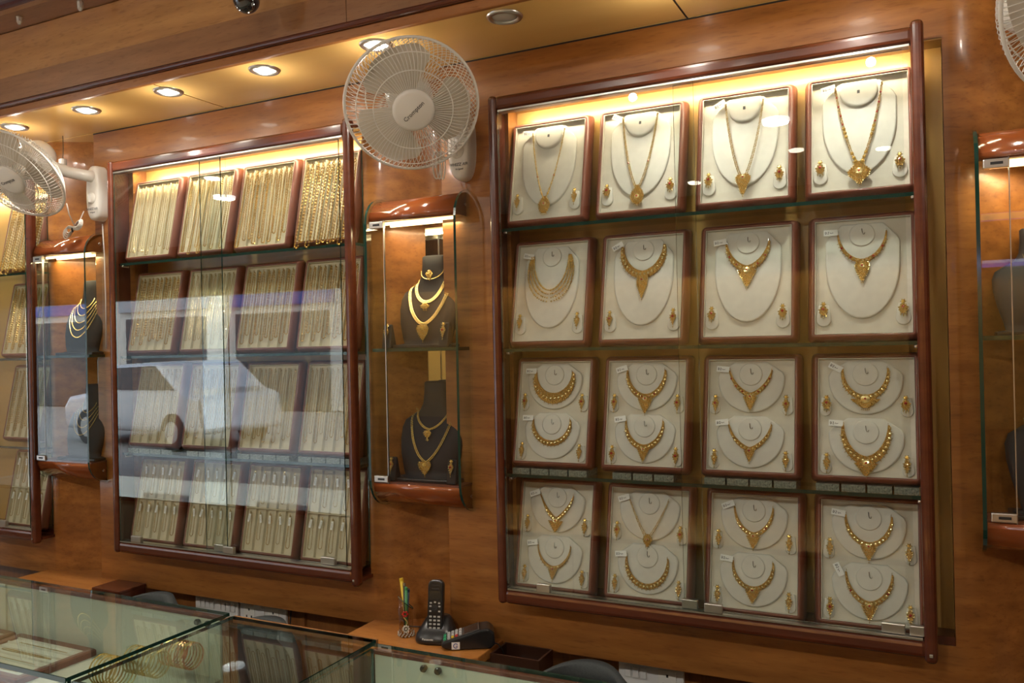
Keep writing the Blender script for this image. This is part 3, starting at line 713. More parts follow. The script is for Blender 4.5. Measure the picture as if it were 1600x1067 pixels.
def chain_me(L, gap, r, step, seed, fall=0.0, metal=GOLD, ends=True):
    r *= 1.6
    """closed loop hung from the top: two strands joined by a round bottom"""
    rnd = random.Random(seed); m = MB(); g = gap/2
    path = []
    n = 60
    for i in range(n+1):
        t = i/n; path.append((-g*min(1, 0.3+t*3)*(1+0.15*math.sin(t*5+seed)), -t*(L-g)))
    path += [(-g*math.cos(PI*i/8)*1.05, -(L-g)-g*math.sin(PI*i/8)) for i in range(1, 8)]
    for i in range(n, -1, -1):
        t = i/n; path.append((g*min(1, 0.3+t*3)*(1+0.15*math.sin(t*4-seed)), -t*(L-g)))
    d = 0; k = 0; x0, z0 = path[0]
    for i in range(len(path)-1):
        a, b = path[i], path[i+1]; seg = math.hypot(b[0]-a[0], b[1]-a[1]); dx, dz = (b[0]-a[0])/max(seg, 1e-9), (b[1]-a[1])/max(seg, 1e-9)
        while d < seg:
            x, z = a[0]+dx*d, a[1]+dz*d; y = 0.004-fall*(-z/max(L, 1e-6))**2
            sc = 0.85+0.3*((k*5) % 3)/2
            if k % 2: m.link((x, y, z), (dx, dz), step*0.62, r*sc, r*0.7, m=0)
            else: m.link((x, y, z), (dx, dz), step*0.62, r*0.6, r*1.2, m=1)
            d += step; k += 1
        d -= seg
    return m.mesh('links', [metal, GOLDD])
CH = {}
def chain_var(key):
    if key not in CH:
        L, gap, r, st, fall, pale = key
        CH[key] = chain_me(L, gap, r, st, len(CH), fall, GOLDP if pale else GOLD)
    return CH[key]
clasp_me = MB().tube([(0, 0.004, 0.004), (0, -0.0005, 0.004), (0, -0.001, 0.0), (0, 0.003, -0.003)], 0.0009, 5).mesh('clasp', GOLDP)
minitag = MB().box(-0.0042, 0.0042, 0.001, 0.0016, -0.032, -0.005).mesh('price_tag', PAPER)
mt = MB()
for i in range(4): mt.tube([(-0.002+0.001*(i % 2), 0.0007, -0.012-i*0.004), (0.002, 0.0007, -0.013-i*0.004)], 0.0004, 4)
minink = mt.mesh('handwriting', INK)
ORD = ['first', 'second', 'third', 'fourth', 'fifth', 'sixth', 'seventh', 'eighth', 'ninth', 'tenth']
def hang(xc, row, u, v, key, label, group, tg=None):
    off = Matrix.Rotation(-LEAN, 4, 'X') @ Vector((u, 0, v))
    e = empty('gold_chain', Vector((xc, 2.12, TRZ[row]))+off, (-LEAN, 0, 0)); tag(e, label, 'chain', group)
    mk('links', chain_var(key), e); mk('clasp', clasp_me, e)
    if tg is not None:
        t = mk('price_tag', minitag, e, loc=(0, -0.001, 0), rot=(0, tg, 0)); mk('handwriting', minink, t)
LX = [-2.5070, -2.2400, -1.9750, -1.7130]
# character of each tray: (length, gap, radius, step, pale) alternatives
CHAR = {
 (0, 0): [(0.245, 0.011, 0.0012, 0.0036, 1), (0.262, 0.010, 0.0011, 0.0036, 1)],
 (0, 1): [(0.262, 0.011, 0.0018, 0.0040, 0), (0.225, 0.010, 0.0011, 0.0036, 1), (0.278, 0.011, 0.0016, 0.004, 0)],
 (0, 2): [(0.270, 0.014, 0.0022, 0.0044, 0), (0.255, 0.013, 0.0021, 0.0044, 0), (0.240, 0.013, 0.0025, 0.005, 0)],
 (0, 3): [(0.292, 0.013, 0.0024, 0.0056, 0), (0.285, 0.013, 0.0022, 0.0056, 0)],
 (1, 0): [(0.245, 0.012, 0.0019, 0.0044, 0), (0.232, 0.012, 0.0021, 0.0048, 0)],
 (1, 1): [(0.235, 0.011, 0.0011, 0.0036, 1), (0.250, 0.011, 0.0012, 0.0036, 1)],
 (1, 2): [(0.252, 0.013, 0.0021, 0.0044, 0), (0.242, 0.013, 0.0019, 0.0044, 0)],
 (1, 3): [(0.248, 0.012, 0.0018, 0.0046, 0), (0.240, 0.012, 0.0021, 0.0046, 0)],
 (2, 0): [(0.240, 0.012, 0.0012, 0.0040, 1), (0.255, 0.011, 0.0011, 0.0040, 1)],
 (2, 1): [(0.240, 0.012, 0.0012, 0.0040, 0), (0.225, 0.011, 0.0014, 0.0040, 1)],
 (2, 2): [(0.235, 0.012, 0.0014, 0.0040, 1), (0.245, 0.012, 0.0013, 0.0040, 0)],
 (2, 3): [(0.240, 0.012, 0.0015, 0.0046, 0), (0.230, 0.011, 0.0012, 0.0040, 1)]}
DESC = {(0, 0): 'fine pale gold chain', (0, 1): 'fine curb gold chain', (0, 2): 'heavy rope gold chain', (0, 3): 'long beaded gold chain', (1, 0): 'thick twisted gold chain', (1, 1): 'thin pale gold chain',
        (1, 2): 'dense braided gold chain', (1, 3): 'bright linked gold chain', (2, 0): 'delicate gold chain', (2, 1): 'narrow box-link gold chain', (2, 2): 'light gold chain', (2, 3): 'mixed-link gold chain'}
def fill_cabinet(xs, cols, cabname, grp):
    for row in range(4):
        for xc, ci in zip(xs, cols):
            nm = COLN[ci]+' from left'
            if len(xs) < 4: nm = 'rightmost'
            chain_tray(xc, row, f'brown framed cream chain tray, {nm} in {ROWN[row]} of {cabname}', f'chain trays in the {cabname}')
            rnd = random.Random(row*7+ci)
            for s in range(5):
                cu = -IW+(s+0.5)*2*IW/5
                if row < 3:
                    alts = CHAR[(row, ci)]
                    for j in (0, 1):
                        k = alts[(s*2+j+s//2) % len(alts)]; L = k[0]-0.02*((s*3+j*2) % 3)/2*(1 if row else 0.6)
                        fall = 0.012 if L > 0.262 else 0.0
                        key = (round(L, 3), k[1], k[2], k[3], fall, k[4])
                        hang(xc, row, cu+(-0.0095 if j == 0 else 0.0095), 0.266, key, f'{DESC[(row, ci)]}, {ORD[s*2+j]} from left, {COLN[ci]} tray, {ROWN[row]}, {cabname}' if len(xs) == 4 else
                             f'{DESC[(row, ci)]}, {ORD[s*2+j]} from left, {ROWN[row]} tray, {cabname}', f'gold chains in the {cabname}')
                else:
                    for j, v in enumerate((0.262, 0.126)):
                        L = [0.095, 0.105, 0.088, 0.1][(s+ci*2+j) % 4]
                        key = (L, 0.013, 0.0013 if (s+j) % 2 else 0.0010, 0.0034, 0.0, (s+ci) % 2)
                        hang(xc, row, cu, v, key, f'tagged short chain, {ORD[s]} slot, {"upper" if j == 0 else "lower"} half, {COLN[ci] if len(xs) == 4 else "only"} tray, bottom row, {cabname}', f'gold chains in the {cabname}', tg=rnd.uniform(-0.25, 0.25))
fill_cabinet(LX, [0, 1, 2, 3], 'middle cabinet', 'm')
fill_cabinet([-3.244], [3], 'far-left cabinet', 'f')

# packets of small studs lying on the third shelf of the right cabinet
PKM = vary(mat('grey_green_packet', rough=0.25, coat=0.6), (0.10, 0.13, 0.11), (0.28, 0.32, 0.27), (1, 1, 1), 260)
pk = MB().box(-0.026, 0.026, -0.010, 0.075, 0, 0.0165).mesh('packet', PKM)
pe = MB()
for i in range(5):
    for j in range(2): pe.octa((-0.020+i*0.010, -0.0105, 0.005+j*0.007), 0.0028, 0.0012, 0.0022)
pe = pe.mesh('studs', PKM)
def packet(x, i, where, n, cab):
    o = mk('stud_packet', pk, loc=(x, 2.126, 1.2371)); tag(o, f'stud packet, {ORD[i]} of {n} under the {where} tray, third row, {cab}', 'packet', 'stud packets under the third row of trays')
    q = mk('studs', pe, o); q['kind'] = 'stuff'
for xs, cab in ((RX, 'right cabinet'), (LX, 'middle cabinet')):
    for ci, xc in enumerate(xs):
        n = 4 if ci != 1 else 3
        for i in range(n): packet(xc+(i-(n-1)/2)*0.057, i, COLN[ci], ['', '', '', 'three', 'four'][n], cab)

# ------------------------------------------------------------------ small showcases in the bays
def bust_mesh():
    sec = [(0.000, 0.080, 0.034, -0.022), (0.010, 0.080, 0.034, -0.022), (0.012, 0.066, 0.020, -0.026), (0.030, 0.070, 0.022, -0.026), (0.070, 0.080, 0.027, -0.018), (0.110, 0.087, 0.030, -0.006),
           (0.140, 0.088, 0.030, 0.004), (0.160, 0.082, 0.029, 0.010), (0.175, 0.062, 0.027, 0.014), (0.187, 0.044, 0.026, 0.016), (0.205, 0.036, 0.025, 0.018), (0.235, 0.034, 0.024, 0.020), (0.262, 0.034, 0.024, 0.022), (0.266, 0.030, 0.020, 0.022)]
    m = MB(); n = 28; v = []; f = []
    for z, hw, hd, yo in sec:
        for i in range(n):
            a = 2*PI*i/n; c, s = math.cos(a), math.sin(a)
            v.append((hw*math.copysign(abs(c)**0.8, c), yo+hd*math.copysign(abs(s)**0.8, s), z))
    for j in range(len(sec)-1):
        for i in range(n): a = j*n+i; b = j*n+(i+1) % n; f.append((a, b, b+n, a+n))
    f.append(tuple(range(n))[::-1]); k = (len(sec)-1)*n; f.append(tuple(range(k, k+n)))
    m.add(v, f); me = m.mesh('bust_body', VELVET)
    for q in me.polygons: q.use_smooth = True
    return me
BUST = bust_mesh()
BV = BVHTree.FromPolygons([v.co[:] for v in BUST.vertices], [p.vertices[:] for p in BUST.polygons])
def surf(x, z, lift=0.002):
    h = BV.ray_cast(Vector((x, -1, z)), Vector((0, 1, 0)))
    return (x, (h[0].y if h[0] else 0.02)-lift, z)
def on_bust(a, zt, zb, k, rows, r, step, spread=0.0, m=None, w=0.004):
    pos = ncurve(a, zt, zb, k); m = m or MB()
    N = int(2.2*(zt-zb+a)/step)
    for i in range(N+1):
        t = -1+2*i/N; p = pos(t); nn, d = nrm(pos, t)
        for j in range(rows):
            o = (j-(rows-1)/2)*w*(1+spread*(1-abs(t))); c = p+nn*o; q = surf(c.x, c.y, 0.0022)
            m.octa(q, r*(0.85+0.3*((i+j) % 2)), m=(i+j) % 3 == 0 and 1 or 0)
    return m
def pend_bust(z, prof, dangle=1):
    s = surf(0, z-prof[-1][0]*0.4, 0.006)[1]
    return pendantmesh(0, z, prof, y=s, stone=None, dangle=dangle)
EDGEM = [GLASSG, GREENEDGE]
def showcase(x0, x1, label, mirror_from=0.2):
    c = empty('showcase'); tag(c, label, 'showcase', 'small glass showcases in the wall bays')
    yf, yb, zb, zt = 2.087, WY+0.02, 1.19, 1.985
    # end panes with rounded front corners, thick green edges
    for x in (x0-0.004, x1-0.004):
        prof = [(yb+0.02, zt+0.078), (yb-0.005, zt+0.078)]+[(yf+0.078-0.088*math.sin(a)+0.0, zt-0.008+0.086*math.cos(a)) for a in [PI/2*i/6 for i in range(7)]]
        prof += [(yf+0.078-0.088*math.cos(a), zb+0.008-0.086*math.sin(a)) for a in [PI/2*i/6 for i in range(7)]]+[(yb-0.005, zb-0.078), (yb+0.02, zb-0.078)]
        MB().prism(prof, 'x', x, x+0.008, m=1, mcap=0).build('end_pane', EDGEM, c)
    def hood(z, s, name):
        p = [(yf+0.075-0.075*math.cos(a), z+s*0.070*math.sin(a)) for a in [PI/2*i/8 for i in range(9)]]+[(WY-0.004, z+s*0.070), (WY-0.004, z)]
        return MB().prism(p, 'x', x0+0.005, x1-0.005).build(name, HOODW, c)
    h = hood(zt, 1, 'hood'); h2 = hood(zb, -1, 'base')
    for o in (h, h2):
        for q in o.data.polygons: q.use_smooth = len(q.vertices) == 4 and abs(q.normal.x) < 0.5
        o.data.shade_smooth() if False else None
    bx('door_glass', GLASS, x0+0.062, x1-0.006, yf-0.002, yf+0.003, zb+0.002, zt-0.002, c)
    bx('fixed_glass', GLASS, x0+0.006, x0+0.060, yf-0.002, yf+0.003, zb+0.002, zt-0.002, c)
    bx('door_edge', SATIN, x0+0.0600, x0+0.0618, yf-0.003, yf+0.004, zb+0.002, zt-0.002, c)
    for z in (zb+0.004, zt-0.024):
        hg = bx('hinge', SATIN, x0+0.012, x0+0.062, yf-0.007, yf+0.007, z, z+0.020, c, bevel=0.002)
        bx('hinge_slot', BLACKM, x0+0.026, x0+0.050, yf-0.0078, yf-0.007, z+0.007, z+0.013, hg)
    pane('shelf', x0+0.006, x1-0.006, yf+0.006, 2.245, 1.588, 1.598, c, EDGEM)
    bx('bottom_panel', GLASS and TRAYW, x0+0.006, x1-0.006, yf+0.006, 2.25, zb, zb+0.006, c)
    bx('top_panel', BACKM, x0+0.006, x1-0.006, yf+0.03, 2.25, zt-0.001, zt+0.004, c)
    for y in (2.125, 2.17): 
        t = MB(); t.tube([(x0+0.03, y, zt-0.006), (x1-0.03, y, zt-0.006)], 0.005, 6); t.build('strip_light', TUBEM, c)
    bx('mirror', MIRROR, x0+mirror_from*(x1-x0), x1-0.004, 2.246, 2.250, zb+0.01, zt-0.01, c)
    for z in (zt+0.03, zb-0.03):
        for x, s in ((x0-0.004, -1), (x1+0.004, 1)):
            MB().lathe([(0.006, 0), (0.006, 0.002), (0.003, 0.004)], (x, yf+0.05, z), 'x', 12).build('screw', STEEL, c) if s > 0 else None
    l = light('showcase_light', 'AREA', ((x0+x1)/2, 2.15, zt-0.014), 1.0, (1.0, 0.76, 0.45), size=x1-x0-0.06, size_y=0.05)
    return c
def bust(xc, z, yc, label, rz=0.0, s=1.0, dark=True):
    e = empty('display_bust', (xc, yc, z), (0, 0, rz)); e.scale = (s*1.17, s*1.05, s); tag(e, label, 'bust', 'black velvet display busts')
    mk('bust_body', BUST, e); bx('foot', BLACKP, -0.085, 0.085, -0.062, 0.018, -0.0012, 0.009, e, bevel=0.003)
    return e
def jewel(xc, z, yc, parts, label, group, rz=0.0, s=1.0, name='necklace', cat='necklace', mats=None):
    e = empty(name, (xc, yc, z), (0, 0, rz)); e.scale = (s*1.17, s*1.05, s); tag(e, label, cat, group)
    for n, m in parts: m.build(n, mats or [GOLDP, GOLD, RUBY, GOLDD], e)
    return e
def stand(xc, z, yc, label, el):
    e = empty('earring_stand', (xc, yc, z)); tag(e, label, 'earring stand', 'black earring stands')
    m = MB(); m.prism([(-0.018, 0), (0.018, 0), (0.0, 0.072), (-0.006, 0.072)], 'x', -0.016, 0.016); m.build('pad', VELVET, e, bevel=0.003)
    j = empty('earring', (xc, yc-0.015, z+0.044), (-0.18, 0, 0)); tag(j, el, 'earring', 'gold earrings on black stands')
    mk('stud', EM[2][0], j); mk('drop', EM[2][1], j); j.scale = (1.3, 1.3, 1.3)
showcase(-3.100, -2.785, 'small glass wall showcase at left, between the far-left and middle cabinets')
showcase(-1.513, -1.200, 'small glass wall showcase with two necklace busts, under the fan')
showcase(0.112, 0.425, 'small glass wall showcase cut off by the right picture edge')
BY = 2.182
# middle showcase, upper shelf
z = 1.5985
bust(-1.345, z, BY, 'black bust on the upper shelf of the middle showcase, wearing two necklaces', s=1.06)
G = 'gold necklaces on busts'
jewel(-1.345, z, BY, [('strand', on_bust(0.058, 0.186, 0.066, 0.25, 3, 0.0016, 0.003, w=0.0032)), ('pendant', pend_bust(0.064, [(0, 0.012), (0.01, 0.017), (0.024, 0.013), (0.044, 0.001)], 1))],
      'long pale gold necklace with a leaf pendant on the upper bust, middle showcase', G, s=1.06)
jewel(-1.345, z, BY, [('strand', on_bust(0.040, 0.196, 0.130, 0.0, 3, 0.0016, 0.003, w=0.003)), ('pendant', pend_bust(0.126, [(0, 0.004), (0.008, 0.013), (0.016, 0.006)], 3))],
      'short pale gold choker with a flower drop on the upper bust, middle showcase', G, s=1.06)
jewel(-1.345, z, BY, [('strand', on_bust(0.032, 0.222, 0.196, 0.0, 1, 0.0015, 0.003)), ('pendant', pend_bust(0.222, [(0, 0.002), (0.01, 0.010), (0.03, 0.001)], 0))],
      'small gold forehead ornament round the neck of the upper bust, middle showcase', G, s=1.06, name='forehead_ornament', cat='ornament')
ft = MB(); ft.tube([(0, -0.008, 0.268), (0.002, -0.014, 0.262), (0.0, -0.006, 0.222)], 0.0013, 5)
for x, sd in ((-1.462, 'left'), (-1.262, 'right')): stand(x, z, 2.118, f'black earring stand {sd} of the upper bust, middle showcase', f'pale gold leaf earring {sd} of the upper bust, middle showcase')
# middle showcase, bottom
z = 1.1965
bust(-1.345, z, BY, 'black bust at the bottom of the middle showcase', s=1.12)
jewel(-1.345, z, BY, [('strand', on_bust(0.058, 0.190, 0.052, 0.4, 2, 0.0018, 0.0034, w=0.0036)), ('pendant', pend_bust(0.054, [(0, 0.014), (0.008, 0.017), (0.020, 0.012), (0.036, 0.001)], 1))],
      'long gold necklace with a pointed round pendant on the lower bust, middle showcase', G, s=1.12)
jewel(-1.345, z, BY, [('strand', on_bust(0.044, 0.190, 0.138, 0.3, 2, 0.0018, 0.003, w=0.003)), ('pendant', pend_bust(0.136, [(0, 0.005), (0.006, 0.010), (0.014, 0.007), (0.020, 0.001), (0.026, 0.003), (0.030, 0.0005)], 0))],
      'short gold necklace with a round drop on the lower bust, middle showcase', G, s=1.12)
for x, sd in ((-1.455, 'left'), (-1.245, 'right')): stand(x, z, 2.118, f'black earring stand {sd} of the lower bust, middle showcase', f'pale gold leaf earring {sd} of the lower bust, middle showcase')
# left showcase
for z, nm, k in ((1.5985, 'upper', 5), (1.1965, 'lower', 4)):
    bust(-2.905, z, BY, f'black bust on the {nm} level of the left showcase', s=1.08)
    for i in range(k):
        jewel(-2.905, z, BY, [('strand', on_bust(0.030+0.008*i, 0.200-0.003*i, 0.165-0.026*i, 0.05, 1, 0.0021, 0.0044))], f'pearl-like gold strand on the {nm} bust of the left showcase, {ORD[i]} from the neck down', 'pearl strands in the left showcase', s=1.08)
# right showcase
bust(0.235, 1.5985, BY, 'black bust on the upper shelf of the right showcase', s=0.9)
jewel(0.235, 1.5985, BY, [('cord', on_bust(0.030, 0.20, 0.095, 0.8, 1, 0.0010, 0.003)), ('pendant', pend_bust(0.10, [(0, 0.004), (0.012, 0.012), (0.022, 0.009), (0.03, 0.001)], 1))], 'gold oval pendant on a thin dark cord, right showcase', G, s=0.9)
bust(0.275, 1.1965, BY, 'black bust at the bottom of the right showcase', s=1.12)
jewel(0.275, 1.1965, BY, [('strand', on_bust(0.055, 0.190, 0.075, 0.3, 2, 0.0018, 0.0034)), ('pendant', pend_bust(0.08, [(0, 0.01), (0.01, 0.016), (0.03, 0.002)], 1))], 'gold necklace on the lower bust of the right showcase', G, s=1.12)

# ------------------------------------------------------------------ wall fans
def fan_meshes():
    out = {}
    RR = 0.178
    def cage(dep, rin, nw, sw, sgn, flat):
        m = MB()
        def prof(r):
            t = (r-rin)/(RR-rin); return sgn*dep*(1-max(0, (t-flat)/(1-flat))**2.2)
        for i in range(nw):
            a = 2*PI*i/nw; pts = []
            for j in range(9):
                t = j/8; r = rin+(RR-rin)*(t**0.75); an = a+sw*t*t
                pts.append((r*math.cos(an), prof(r), r*math.sin(an)))
            m.tube(pts, 0.00115, 3, cap=False)
        for r in ([rin, 0.105, 0.150] if sgn < 0 else [rin, 0.12]):
            m.tube([(r*math.cos(2*PI*i/48), prof(r)+sgn*0.001, r*math.sin(2*PI*i/48)) for i in range(48)], 0.0016, 5, closed=True)
        return m
    out['front_grille'] = cage(0.040, 0.052, 84, 0.12, -1, 0.62).mesh('front_grille', FANW)
    out['rear_grille'] = cage(0.062, 0.055, 84, -0.35, 1, 0.45).mesh('rear_grille', FANW)
    m = MB(); m.tube([(RR*math.cos(2*PI*i/64), 0, RR*math.sin(2*PI*i/64)) for i in range(64)], 0.0042, 8, closed=True); out['rim'] = m.mesh('rim', FANW)
    m = MB(); v = []; f = []; nr, na = 8, 12
    for i in range(nr+1):
        t = i/nr; r = 0.035+0.122*t
        a0 = -0.66-0.40*t+0.30*t*t; a1 = 0.28+0.62*math.sin(t*PI*0.62)-0.22*t**4
        if t > 0.8: k = (t-0.8)/0.2; a0 += 0.22*k*k; a1 -= 0.30*k*k
        for j in range(na+1):
            s = j/na; a = a0+(a1-a0)*s; y = (0.020-0.040*s)*(0.8+0.2*t)+0.004
            v.append((r*math.cos(a), y, r*math.sin(a)))
    for i in range(nr):
        for j in range(na): a = i*(na+1)+j; f.append((a, a+1, a+na+2, a+na+1))
    m.add(v, f); out['blade'] = m.mesh('blade', FANB)
    m = MB(); m.lathe([(0.054, -0.030), (0.056, -0.040), (0.054, -0.045), (0.046, -0.0485), (0.0, -0.051)], (0, 0, 0), 'y', 36, cap=False)
    out['badge'] = m.mesh('badge', FANW)
    m = MB(); m.lathe([(0.030, 0.0), (0.034, 0.02)], (0, 0, 0), 'y', 20); m.lathe([(0.0, -0.022), (0.02, -0.020), (0.032, -0.008), (0.034, 0.02)], (0, 0, 0), 'y', 24, cap=False); out['hub'] = m.mesh('hub', FANB)
    m = MB(); m.lathe([(0.058, 0.052), (0.064, 0.066), (0.064, 0.10), (0.058, 0.135), (0.046, 0.158), (0.025, 0.170), (0.0, 0.172)], (0, 0, 0), 'y', 28, cap=False); m.lathe([(0.0, 0.050), (0.058, 0.052)], (0, 0, 0), 'y', 28, cap=False)
    out['motor'] = m.mesh('motor_housing', FANW)
    for k, me in out.items():
        for q in me.polygons: q.use_smooth = True
    return out
FM = fan_meshes()
base_outline = [(0.037*math.copysign(abs(math.cos(a))**0.75, math.cos(a)), 0.104*math.copysign(abs(math.sin(a))**0.85, math.sin(a))) for a in [2*PI*i/32 for i in range(32)]]
def fan(bxx, bz, head, nrmv, spin, label, textrot=R(48)):
    root = empty('wall_fan', (bxx, WY, bz)); tag(root, label, 'fan', 'white wall fans')
    n = len(base_outline); m = MB(); v = []; f = []
    for y, s in ((0.0, 1.0), (-0.030, 1.0), (-0.042, 0.94), (-0.048, 0.80), (-0.050, 0.5)):
        v += [(x*s, y, z*(1-(1-s)*0.45)) for x, z in base_outline]
    for j in range(4):
        for i in range(n): a = j*n+i; b = j*n+(i+1) % n; f.append((a, a+n, b+n, b))
    f.append(tuple(range(4*n, 5*n))[::-1]); m.add(v, f)
    base = m.build('wall_base', FANW, root, smooth=True)
    kb = MB(); kb.lathe([(0.022, -0.050), (0.021, -0.053), (0.0, -0.054)], (0, 0, -0.022), 'y', 24, cap=False); kb.build('dial', FANW, root, smooth=True)
    kn = MB().box(-0.003, 0.003, -0.064, -0.052, -0.038, -0.006); kn.build('knob', FANW, root, bevel=0.0015)
    text('lettering', 'WHIZZ AIR', 0.0125, PRINT, root, loc=(0.004, -0.0512, -0.062)); text('lettering', 'Hi-Speed', 0.0070, PRINT, root, loc=(0.006, -0.0505, -0.075))
    nv = Vector(nrmv).normalized(); zax = Vector((0, 0, 1)); xax = (-nv).cross(zax).normalized(); yax = -nv; zz = xax.cross(yax)
    Mh = Matrix((xax, yax, zz)).transposed().to_4x4()
    H = Vector(head)-Vector((bxx, WY, bz)); Mh.translation = H
    def hp(name, me, extra=None, par=None, mats=None):
        o = mk(name, me, root); o.matrix_local = Mh @ extra if extra else Mh; return o
    for k, nme in (('front_grille', 'front_grille'), ('rear_grille', 'rear_grille'), ('rim', 'rim'), ('hub', 'hub'), ('motor', 'motor_housing')): hp(nme, FM[k])
    bd = hp('badge', FM['badge'])
    t = text('lettering', 'Crompton', 0.0165, PRINT, bd, loc=(0, -0.0512, 0)); t.rotation_euler = (PI/2, -textrot, 0)
    for i in range(3): hp('blade', FM['blade'], Matrix.Rotation(spin+i*2*PI/3, 4, 'Y'))
    # arm from the base to the motor
    mp = Mh @ Vector((0, 0.12, -0.02))
    am = MB(); am.tube([(0, -0.02, 0.062), (0, -0.06, 0.060), (mp.x*0.4, mp.y*0.5-0.02, 0.055+(mp.z-0.055)*0.3), (mp.x*0.8, mp.y*0.85, mp.z-0.02), (mp.x, mp.y, mp.z)], [0.026, 0.022, 0.021, 0.024, 0.026], 12)
    am.build('arm', FANW, root, smooth=True)
    kt = MB(); kt.lathe([(0.011, 0), (0.010, 0.022), (0.006, 0.030)], (0, 0.10, 0.060), 'z', 14); o = kt.build('oscillation_knob', FANW, root, smooth=True); o.matrix_local = Mh
    return root
fan(-1.205, 2.19, (-1.212, 1.885, 2.246), (0.52, -0.64, -0.56), R(4), 'white wall fan with round grille above the middle showcase')
fan(-2.785, 2.205, tuple(at(27, 272, 1.9)), (0.08, -0.74, -0.68), R(20), 'white wall fan at left, its head tipped down over the left showcase', textrot=R(10))
h3 = at(1690, -5, 1.885)
fan(0.33, 2.19, tuple(h3), (0.62, -0.74, -0.28), R(40), 'white wall fan cut off by the top right corner')

# cords of the fans
def cord(pts, label, r=0.0022, m=CORD, name='fan_cord', parts=None):
    b = MB(); b.tube(pts, r, 6); o = b.build(name, m, smooth=True); tag(o, label, 'cord', 'white fan cords'); return o
def bundle(cx, cy, y, w, h, label, n=4, down=0.2):
    e = empty('cord_bundle'); tag(e, label, 'cord', 'bundled fan cords')
    for i in range(n):
        pts = []
        for k in range(24):
            a = 2*PI*k/24; r1 = (1-0.12*i)
            x = w*math.sin(a)*r1; zz = h*math.sin(2*a)*r1*0.8+0.003*i-down*x
            p = at(cx, cy, y-0.004*i)+Vector((x, 0.004*math.cos(a), zz)); pts.append(p)
        b = MB(); b.tube(pts, 0.0022, 6, closed=True); b.build('cord_loop', CORD, e, smooth=True)
    p = at(cx, cy, y-0.008); b = MB(); b.tube([p+Vector((-0.001, 0, -0.011)), p+Vector((0.001, -0.006, 0)), p+Vector((0.002, 0, 0.011))], 0.003, 6); b.build('tie', BLACKM, e)
cord([at(104, 318, 2.0), at(108, 335, 2.03), at(117, 354, 2.06)], 'white cord drooping from the left fan head to its bundle')
cord([at(131, 330, 2.12), at(123, 348, 2.10), at(119, 358, 2.08)], 'white cord rising from the bundle to the left fan base')
bundle(114, 358, 2.075, 0.055, 0.022, 'white cord bundle with black tie hanging by the left fan', down=-0.35)
cord([at(160, 350, WY-0.006), at(163, 400, WY-0.006), at(165, 470, WY-0.006), at(166, 545, WY-0.006)], 'white cord running down the wall beside the left showcase')
cord([at(690, 236, 2.10), at(685, 252, 2.08), at(680, 262, 2.07)], 'white cord drooping below the middle fan')
e = empty('cord_bundle'); tag(e, 'white looped cord hanging under the middle fan grille', 'cord', 'bundled fan cords')
for i in range(3):
    c0 = at(682+i*4, 258, 2.08-i*0.006); w = 0.012-0.002*i
    b = MB(); b.tube([c0+Vector((w*math.cos(2*PI*k/20), 0.003*i, 0.040*math.sin(2*PI*k/20))) for k in range(20)], 0.0020, 6, closed=True); b.build('cord_loop', CORD, e, smooth=True)
# pendant lamp holder hanging in the left bay
e = empty('lamp_holder'); tag(e, 'small white lamp holder hanging on a thin wire from the soffit, left bay', 'lamp holder')
p0 = at(98, 214, 2.12); p1 = at(98, 250, 2.12); p0.z = SZ-0.001
b = MB(); b.tube([p0, p0*0.5+p1*0.5+Vector((0.003, 0, 0)), p1], 0.0015, 5); b.build('wire', KNOBM, e)
b = MB(); b.lathe([(0.008, 0.0), (0.015, -0.004), (0.015, -0.022), (0.0125, -0.024), (0.0125, -0.030), (0.0155, -0.032), (0.0155, -0.046), (0.011, -0.050)][::-1], tuple(p1+Vector((0, 0, 0.005))), 'z', 18); b.build('holder', FANW, e, smooth=False)
# ------------------------------------------------------------------ downlights
prof = [(0.033, -0.001), (0.036, -0.007), (0.044, -0.006), (0.047, -0.001), (0.047, 0.0)]
for i, (x, y) in enumerate(SOF+[(-0.945, 1.914)]):
    off = i == len(SOF)
    e = empty('downlight', (x, y, SZ)); lab = 'unlit round recessed downlight, right of the middle fan' if off else f'glowing round recessed downlight in the soffit, {["outside the left picture edge","leftmost in view","second from the left","third from the left","fourth from the left","above the middle fan","above the right cabinet","above the right cabinet corner","beyond the right picture edge"][i]}'
    tag(e, lab, 'downlight', 'round downlights in the soffit')
    b = MB(); b.lathe(prof, (0, 0, 0), 'z', 32, cap=False); b.build('trim_ring', SATIN, e, smooth=True)
    b = MB(); b.lathe([(0.0, -0.004), (0.029, -0.0035), (0.033, -0.001)], (0, 0, 0), 'z', 28, cap=False); b.build('lamp', LAMPOFF if off else LAMPM, e, smooth=True)
for i, (x, y) in enumerate(ROOMPANEL):
    e = tag(MB().lathe([(0.078, -0.015), (0.078, 0.0)], (0, 0, 0), 'z', 32).build('ceiling_panel_light', PANELGLOW, loc=(x, y, 2.859)), f'round white ceiling light over the customer side, {ORD[i]} of four', 'ceiling light', 'round ceiling lights behind the viewer')
for i, (x, y) in enumerate([(-1.25, 0.23), (-0.72, 0.23), (-0.18, 0.23), (-2.4, 0.23), (-0.73, -1.63), (-0.21, -1.89), (-1.6, -2.4), (-3.6, -1.6), (-4.6, -0.3), (-3.9, 0.5)]):
    b = MB().lathe([(0.045, -0.012), (0.05, 0.0)], (0, 0, 0), 'z', 20).build('spot_lamp', LAMPM, loc=(x, y, 2.859)); tag(b, f'small round ceiling spot behind the viewer, {ORD[i]} counted from the right', 'spotlight', 'ceiling spots behind the viewer')
